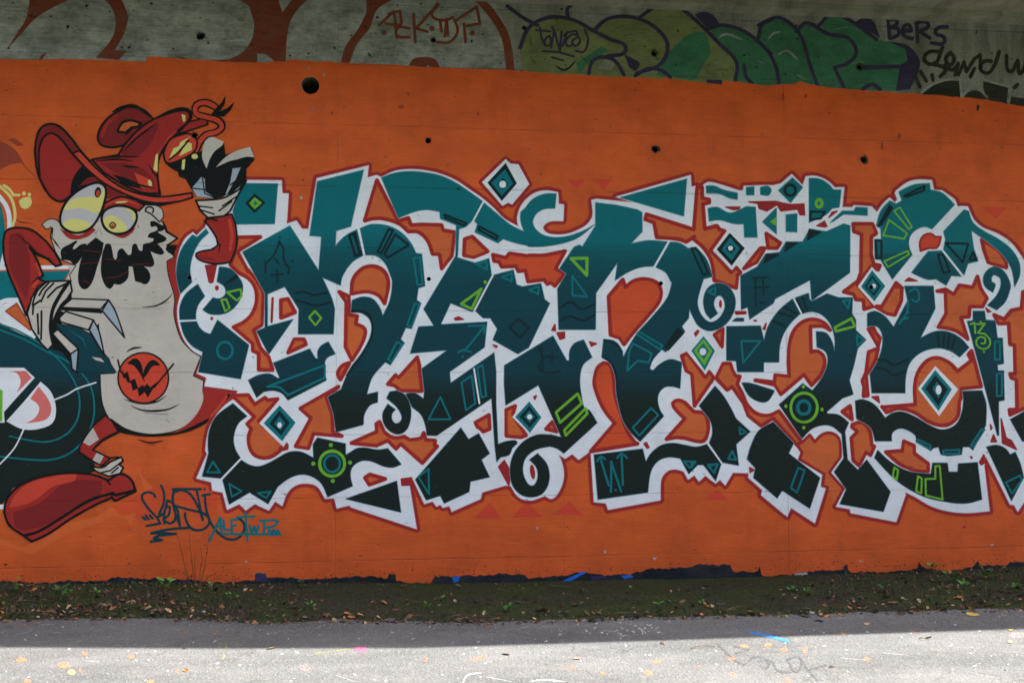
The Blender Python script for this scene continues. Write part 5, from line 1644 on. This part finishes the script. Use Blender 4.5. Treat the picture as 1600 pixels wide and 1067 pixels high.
# ------------------------------------------------------------------ litter, leaves, twigs, seedlings
LEAF = {'orange': mat_plain('dead_leaf_orange', (0.40, 0.15, 0.045)), 'brown': mat_plain('dead_leaf_brown', (0.135, 0.062, 0.030)), 'tan': mat_plain('dead_leaf_tan', (0.42, 0.27, 0.13)),
        'yellow': mat_plain('dead_leaf_yellow', (0.55, 0.40, 0.08)), 'dark': mat_plain('dead_leaf_dark', (0.060, 0.035, 0.022)), 'pale': mat_plain('dead_leaf_pale', (0.45, 0.42, 0.35)),
        'green': mat_plain('fresh_leaf_green', (0.070, 0.22, 0.030)), 'dgreen': mat_plain('weed_green', (0.035, 0.090, 0.018)), 'lgreen': mat_plain('pale_leaf_green', (0.16, 0.34, 0.05)),
        'stem': mat_plain('dry_stem', (0.085, 0.050, 0.022)), 'twig': mat_plain('dead_twig', (0.16, 0.10, 0.055)), 'stone': mat_plain('pale_grit', (0.42, 0.41, 0.38))}


def leaf_geo(size, rr_, shape='oval', curl=0.25):
    """a curled thin leaf, origin at its centre, lying in XY"""
    if shape == 'maple':
        ang = [0, 22, 45, 68, 92, 125, 150, 180]
        rad = [1.0, 0.55, 0.88, 0.45, 0.72, 0.38, 0.42, 0.20]
        out = [(r_ * math.cos(R(a)), r_ * math.sin(R(a))) for a, r_ in zip(ang, rad)]
        out += [(r_ * math.cos(R(-a)), r_ * math.sin(R(-a))) for a, r_ in list(zip(ang, rad))[-2:0:-1]]
    else:
        out = []
        for i in range(12):
            a = 2 * math.pi * i / 12
            out.append((math.cos(a), 0.48 * math.sin(a) * (1 - 0.25 * math.cos(a)) * rr_.uniform(0.85, 1.1)))
    vs, k1, k2 = [], curl * rr_.uniform(0.6, 1.4), rr_.uniform(-0.25, 0.4)
    zz = lambda x, y: size * (k1 * y * y * 1.6 + k2 * x * x * 0.6)
    mid = [(x, 0.0) for x in (-0.45, 0.0, 0.45)]
    n = len(out)
    for x, y in out:
        vs.append((x * size, y * size, zz(x, y)))
    vs.append((0, 0, -0.02 * size))
    fs_ = [[i, (i + 1) % n, n] for i in range(n)]
    return vs, fs_


def place(vs, loc, rz, tilt=(0, 0), s=1.0):
    mtx = Matrix.Translation(loc) @ Matrix.Rotation(rz, 4, 'Z') @ Matrix.Rotation(tilt[0], 4, 'X') @ Matrix.Rotation(tilt[1], 4, 'Y')
    return [tuple(mtx @ (Vector(q) * s)) for q in vs]


# countless small litter: leaf bits, bark, moss tufts
def scatter(name, label, count, picker, parent=None):
    V, F, MI, mats = [], [], [], []
    r_ = random.Random(hash(name) % 1000 if False else len(name) * 31)
    for k in range(count):
        res = picker(r_)
        if res is None:
            continue
        vs, fs_, mat = res
        if mat not in mats:
            mats.append(mat)
        b_ = len(V)
        V += vs
        F += [[b_ + q for q in f_] for f_ in fs_]
        MI += [mats.index(mat)] * len(fs_)
    o = mesh_obj(name, V, F, mats, MI)
    tag(o, label, name.replace('_', ' '), kind='stuff')
    return o


def strip_point(r_, bias):
    """bias>1 pulls towards the path edge"""
    i = int((r_.uniform(-350, 1950) - PX0) / PXW * NX)
    px = PX0 + PXW * i / NX
    t = r_.random() ** bias
    j = min(NY - 1, int(t * NY))
    q = Vector(sv[i * (NY + 1) + j])
    return px, t, q


def density(px):
    # litter thick at the left, thin in the mossy middle, thick again at the right
    if px < 340: return 1.0
    if px < 470: return 0.55
    if px < 1220: return 0.22
    if px < 1300: return 0.4
    return 0.95


def pick_litter(r_):
    px, t, q = strip_point(r_, 1.7)
    if r_.random() > density(px) and t > 0.14:
        return None
    col = r_.choice(['brown', 'brown', 'tan', 'orange', 'brown', 'dark', 'dark', 'brown', 'twig', 'brown', 'dark', 'dark', 'orange', 'twig', 'dark', 'dark', 'dark', 'tan'])
    sz = r_.choice([0.007, 0.010, 0.015, 0.024]) * r_.uniform(0.6, 1.3)
    vs, fs_ = leaf_geo(sz, r_, 'oval', 0.6)
    return place(vs, q + Vector((r_.uniform(-.02, .02), r_.uniform(-.02, .02), 0.004 + r_.random() * 0.006)), r_.uniform(0, 6.3), (r_.uniform(-.7, .7), r_.uniform(-.6, .6))), fs_, LEAF[col]


scatter('leaf_litter', 'crumbled brown leaf litter scattered over the soil strip', 5200, pick_litter)


def pick_grass(r_):
    px, t, q = strip_point(r_, 0.8)
    d = density(px)
    if r_.random() > d * 0.9:
        return None
    h = r_.uniform(0.012, 0.05) * (0.5 + d * 0.7)
    a = r_.uniform(0, 6.3)
    w = r_.uniform(0.0015, 0.003)
    lean = Vector((r_.uniform(-.6, .6), r_.uniform(-.6, .6), 1)).normalized()
    side_ = Vector((math.cos(a), math.sin(a), 0)) * w
    m1 = q + lean * h * 0.55
    m2 = q + lean * h + Vector((lean.x, lean.y, -0.15)) * h * 0.3
    vs = [tuple(q - side_), tuple(q + side_), tuple(m1 + side_ * .8), tuple(m1 - side_ * .8), tuple(m2)]
    return vs, [[0, 1, 2, 3], [3, 2, 4]], LEAF[r_.choice(['dgreen', 'twig', 'twig', 'dgreen', 'stem', 'stem'])]


scatter('short_weeds', 'sparse short grass blades and weeds on the soil strip', 4200, pick_grass)


def pick_moss(r_):
    px, t, q = strip_point(r_, 1.0)
    if px < 330 and r_.random() < 0.6:
        return None
    sz = r_.uniform(0.006, 0.016)
    vs, fs_ = [], []
    n = 5
    for i in range(n):
        a = 6.283 * i / n + r_.random()
        vs.append(tuple(q + Vector((math.cos(a) * sz, math.sin(a) * sz, -0.003))))
    vs.append(tuple(q + Vector((0, 0, sz * 0.55))))
    fs_ = [[i, (i + 1) % n, n] for i in range(n)]
    return vs, fs_, A_SOIL


scatter('moss_cushion', 'small cushions of moss and crumbs of soil on the strip', 5200, pick_moss)


def pick_grit(r_):
    px = r_.uniform(-60, 1660)
    f_ = interp(FRONT, px)
    py = f_ + abs(r_.gauss(0, 9)) if r_.random() < 0.7 else r_.uniform(915, 1066)
    q = soil_at(px, py)
    sz = r_.uniform(0.002, 0.0055)
    vs = [tuple(q + Vector(c) * sz) for c in ((1, 0, 0.1), (-.8, .7, 0), (-.7, -.9, 0), (0.1, 0, 1.0))]
    return vs, [[0, 1, 3], [1, 2, 3], [2, 0, 3]], LEAF[r_.choice(['stone', 'pale', 'twig', 'dark', 'brown'])]


scatter('loose_grit', 'fine grit and crumbs at the edge of the asphalt', 900, pick_grit)

# single fallen leaves that the photo lets one pick out
FALLEN = [
    (114, 949, 13, 'orange', 'maple', 'largest orange leaf on the soil below the toe of the boot'),
    (57, 954, 10, 'orange', 'maple', 'orange leaf at the far left on the soil strip'),
    (72, 960, 9, 'brown', 'oval', 'brown curled leaf just right of the far left orange leaf'),
    (59, 964, 7, 'pale', 'oval', 'pale leaf lying on the path edge at the far left'),
    (173, 952, 11, 'orange', 'maple', 'orange brown leaf on the soil under the heel of the boot'),
    (165, 964, 11, 'brown', 'maple', 'brown leaf at the path edge under the heel of the boot'),
    (240, 953, 10, 'tan', 'maple', 'tan leaf on the soil below the dark handwritten signature'),
    (310, 924, 12, 'orange', 'maple', 'orange brown leaf at the wall foot below the signatures'),
    (335, 937, 9, 'tan', 'oval', 'tan curled leaf in front of the dry weed stems'),
    (347, 949, 9, 'orange', 'oval', 'narrow orange leaf right of the dry weed stems'),
    (318, 956, 9, 'pale', 'oval', 'pale curled leaf at the path edge before the dry weed stems'),
    (289, 1013, 8, 'brown', 'maple', 'small brown leaf exactly on the shade edge left of centre'),
    (291, 1048, 9, 'orange', 'oval', 'orange curled leaf on the sunlit asphalt at the left'),
    (424, 1013, 11, 'yellow', 'oval', 'yellow leaf on the shade edge below the teal signature'),
    (457, 950, 9, 'orange', 'oval', 'orange leaf on moss below the letter arrow'),
    (519, 968, 11, 'yellow', 'maple', 'bright yellow leaf at the path edge left of centre'),
    (493, 951, 8, 'orange', 'oval', 'brown orange leaf beside the bright green seedling'),
    (585, 954, 12, 'tan', 'maple', 'tan upright leaf on the moss under the tip of the white arrow'),
    (619, 953, 10, 'brown', 'oval', 'dark brown curled leaf right of the tan upright one'),
    (790, 1022, 11, 'brown', 'oval', 'rust brown leaf with a sharp shadow on the sunlit asphalt'),
    (845, 955, 17, 'brown', 'oval', 'long rust brown leaf at the path edge near the centre'),
    (902, 1029, 9, 'tan', 'oval', 'flat tan leaf on the sunlit asphalt right of centre'),
    (1035, 1005, 8, 'orange', 'oval', 'small orange leaf on the shade edge right of centre'),
    (1010, 957, 10, 'brown', 'maple', 'curled brown leaf on the moss below the letter box with a W'),
    (1279, 970, 12, 'dark', 'oval', 'dark brown leaf on the shaded asphalt left of the pale curled one'),
    (1355, 975, 10, 'tan', 'oval', 'tan curled leaf on the shaded asphalt at the right'),
    (1520, 961, 13, 'yellow', 'oval', 'ochre leaf on the shaded asphalt near the right edge'),
    (1511, 949, 10, 'orange', 'oval', 'orange leaf on the soil just above the ochre leaf'),
    (1497, 934, 14, 'orange', 'maple', 'rusty maple leaf among the weeds near the right edge'),
    (1579, 984, 9, 'yellow', 'maple', 'yellow leaf on the shade edge at the far right'),
    (1579, 1003, 8, 'tan', 'oval', 'straw coloured leaf on sunlit asphalt at the far right'),
    (1288, 946, 8, 'orange', 'oval', 'small orange leaf on the moss under the pointed white letter foot'),
    (1269, 958, 8, 'pale', 'oval', 'pale pinkish leaf at the path edge left of the dry twigs'),
    (1468, 919, 10, 'brown', 'maple', 'red brown leaf close to the wall at the right'),
    (1550, 934, 9, 'brown', 'maple', 'brown ragged leaf in the weeds at the far right'),
    (1300, 1042, 7, 'dark', 'oval', 'dark scrap of leaf right of the grey ground tag'),
    (1450, 996, 10, 'twig', 'oval', 'thin dry leaf scrap on sunlit asphalt at the right'),
]
r3 = random.Random(21)
for px, py, wpx, col, shp, lab in FALLEN:
    q = soil_at(px, py)
    dist = (q - CAM).length
    size = wpx * 0.62 * dist / FPX
    vs, fs_ = leaf_geo(size, r3, shp, 0.45)
    mtx = Matrix.Rotation(r3.uniform(0, 6.3), 4, 'Z') @ Matrix.Rotation(r3.uniform(0.15, 0.5), 4, 'X')
    vs = [mtx @ Vector(c) for c in vs]
    zmin = min(c.z for c in vs)
    vs = [tuple(c - Vector((0, 0, zmin))) for c in vs]
    o = mesh_obj('fallen_leaf', vs, fs_, LEAF[col])
    o.location = q + Vector((0, 0, 0.002))
    tag(o, lab, 'leaf', 'fallen leaves')


# twigs
def tube(path_pts, r0, r1, n=5):
    vs, fs_ = [], []
    m_ = len(path_pts)
    for k, p_ in enumerate(path_pts):
        p_ = Vector(p_)
        d_ = (Vector(path_pts[min(k + 1, m_ - 1)]) - Vector(path_pts[max(k - 1, 0)])).normalized()
        u = d_.orthogonal().normalized()
        w = d_.cross(u)
        r_ = r0 + (r1 - r0) * k / (m_ - 1)
        for i in range(n):
            a = 6.283 * i / n
            vs.append(tuple(p_ + (u * math.cos(a) + w * math.sin(a)) * r_))
    for k in range(m_ - 1):
        for i in range(n):
            a, b_ = k * n + i, k * n + (i + 1) % n
            fs_.append([a, b_, b_ + n, a + n])
    fs_.append(list(range(n))[::-1])
    fs_.append([(m_ - 1) * n + i for i in range(n)])
    return vs, fs_


TWIGS = [((640, 967), (655, 962), 'pale dry twig lying on the path edge below the white arrow tip'), ((700, 966), (730, 960), 'thin twig on the soil edge left of centre'),
         ((742, 973), (764, 973), 'reddish twig on the asphalt left of the long rust brown leaf'), ((776, 921), (800, 926), 'dry twig against the wall left of centre'),
         ((960, 959), (1005, 960), 'long dry twig along the path edge right of centre'), ((1135, 955), (1160, 948), 'short dry twig on the moss below the toothed letter foot'),
         ((1336, 949), (1362, 955), 'straw coloured twig on the soil right of the small orange leaf'), ((1345, 940), (1372, 947), 'upper of the two crossed dry twigs at the right'),
         ((1436, 998), (1452, 1001), 'thin broken twig on the sunlit asphalt at the right'), ((1080, 1013), (1118, 1011), 'long thin stalk on the sunlit asphalt right of centre'),
         ((1247, 984), (1262, 988), 'dark twig on the shaded asphalt right of the blue stroke'), ((140, 970), (152, 976), 'small dark twig on the asphalt below the boot'),
         ((860, 915), (905, 922), 'dry root twig at the wall foot near the centre'), ((24, 939), (62, 941), 'straight grey stalk on the soil at the far left')]
for a, b_, lab in TWIGS:
    p0, p1 = soil_at(*a), soil_at(*b_)
    p0.z += 0.005; p1.z += 0.007
    mid = (p0 + p1) / 2 + Vector((r3.uniform(-.015, .015), r3.uniform(-.02, .02), 0.006))
    q1 = p0.lerp(mid, .5) + Vector((0, r3.uniform(-.006, .006), .002))
    vs, fs_ = tube([Vector((0, 0, 0)), q1 - p0, mid - p0, p1 - p0], 0.0032, 0.0018)
    o = mesh_obj('twig', vs, fs_, LEAF['twig'])
    o.location = p0
    tag(o, lab, 'twig', 'dry twigs')


# seedlings: a few leaves on short stalks
def seedling(px, py, hpx, nleaf, lab, mat='green'):
    q = soil_at(px, py)
    sc_ = (q - CAM).length / FPX
    root = bpy.data.objects.new('seedling', None)
    scene.collection.objects.link(root)
    root.location = q
    root.empty_display_size = 0.02
    tag(root, lab, 'plant', 'small green plants in the soil strip')
    H = hpx * sc_
    for k in range(nleaf):
        a = 6.283 * k / nleaf + r3.uniform(-.5, .5)
        rad = H * r3.uniform(0.25, 0.75)
        z = H * r3.uniform(0.35, 0.95)
        tip = Vector((math.cos(a) * rad, math.sin(a) * rad, z))
        vs, fs_ = tube([Vector((0, 0, -0.004)), tip * 0.5 + Vector((0, 0, z * .12)), tip], 0.0014, 0.0009, 4)
        mesh_obj('stalk', vs, fs_, LEAF['dgreen'], parent=root)
        vs, fs_ = leaf_geo(H * r3.uniform(0.28, 0.42), r3, r3.choice(['oval', 'oval', 'maple']), 0.3)
        vs = place(vs, tip, a, (r3.uniform(-.5, .5), r3.uniform(-.7, -.1)))
        mesh_obj('leaf', vs, fs_, LEAF[mat if r3.random() < .7 else 'green'], parent=root)


for args in ((262, 921, 17, 7, 'bright green seedling against the wall foot below the signatures', 'lgreen'), (331, 918, 9, 4, 'flat light green leaf rosette at the foot of the dry weed stems', 'lgreen'),
             (362, 938, 12, 6, 'green clover-like plant right of the dry weed stems', 'green'), (150, 933, 12, 6, 'small green plant in the litter above the boot heel leaf', 'green'), (94, 938, 20, 7, 'taller dark green weed in the litter below the toe of the boot', 'dgreen'),
             (213, 919, 9, 5, 'low green plant close to the wall under the boot heel', 'dgreen'), (485, 951, 12, 4, 'single bright green seedling on the moss left of centre', 'lgreen'), (472, 912, 9, 5, 'dark green sprig against the wall right of the teal signature', 'dgreen'),
             (690, 944, 12, 6, 'dark green weed on the moss under the stepped letter foot', 'dgreen'), (668, 950, 9, 5, 'small weed left of the dark green one near the centre', 'dgreen'), (792, 955, 13, 8, 'leafy green clump on the moss at the centre', 'green'),
             (1030, 949, 9, 5, 'bright clover on the moss below the letter box with a W', 'green'), (1240, 925, 10, 6, 'left of the two clover plants below the pointed letter foot', 'green'), (1258, 927, 9, 5, 'right of the two clover plants below the pointed letter foot', 'green'),
             (1455, 895, 15, 7, 'light green plant climbing against the wall at the right', 'lgreen'), (1380, 925, 13, 7, 'olive weed in the litter at the right', 'dgreen'), (1490, 912, 15, 8, 'dark weed clump close to the wall near the right edge', 'dgreen'),
             (1541, 905, 17, 8, 'tall dark weed against the wall at the far right', 'dgreen'), (1505, 920, 12, 6, 'bright little weed beside the rusty maple leaf', 'green'), (1587, 925, 14, 8, 'weed clump at the right edge of the picture', 'dgreen'),
             (1095, 945, 8, 5, 'tiny plant on the moss below the toothed letter foot', 'green'), (25, 925, 13, 7, 'dark weed at the left edge against the wall', 'dgreen')):
    seedling(*args)

# dry weed stems standing in front of the wall
base_q = soil_at(312, 918)
weed = bpy.data.objects.new('dry_weed', None)
scene.collection.objects.link(weed)
weed.location = base_q
tag(weed, 'thin dry weed with tall bare stems standing against the wall below the signatures', 'plant')


def wall_pt(px, py, off):
    x, z = on_wall(px, py)
    return Vector((x, -off, z))


for pts in (((300, 905), (292, 870), (286, 840), (282, 822)), ((318, 905), (325, 880), (330, 850), (333, 828)), ((308, 908), (306, 880), (303, 845), (302, 820)), ((322, 906), (332, 895), (345, 888)),
            ((316, 905), (318, 885), (322, 868), (320, 850)), ((312, 908), (300, 895), (290, 888)), ((318, 908), (338, 900), (352, 897)), ((310, 905), (309, 875), (312, 855))):
    pp = [Vector((0, 0, 0.0))] + [wall_pt(x, y, 0.10 + 0.02 * k) - base_q for k, (x, y) in enumerate(pts)]
    vs, fs_ = tube(pp, 0.0040, 0.0016, 4)
    mesh_obj('stem', vs, fs_, LEAF['stem'], parent=weed)
vs_all, fs_all = [], []
for k in range(26):
    st = r3.choice(((286, 840), (306, 880), (325, 880), (322, 868), (303, 845), (330, 850), (345, 888), (290, 888)))
    tip = wall_pt(st[0] + r3.uniform(-5, 5), st[1] + r3.uniform(-10, 12), 0.13) - base_q
    vs, fs_ = leaf_geo(0.010, r3, 'oval', 0.4)
    vs = place(vs, tip, r3.uniform(0, 6.3), (r3.uniform(-1, 1), r3.uniform(-1, 1)))
    b_ = len(vs_all)
    vs_all += vs
    fs_all += [[b_ + q_ for q_ in f_] for f_ in fs_]
o = mesh_obj('seed_heads', vs_all, fs_all, LEAF['stem'], parent=weed)
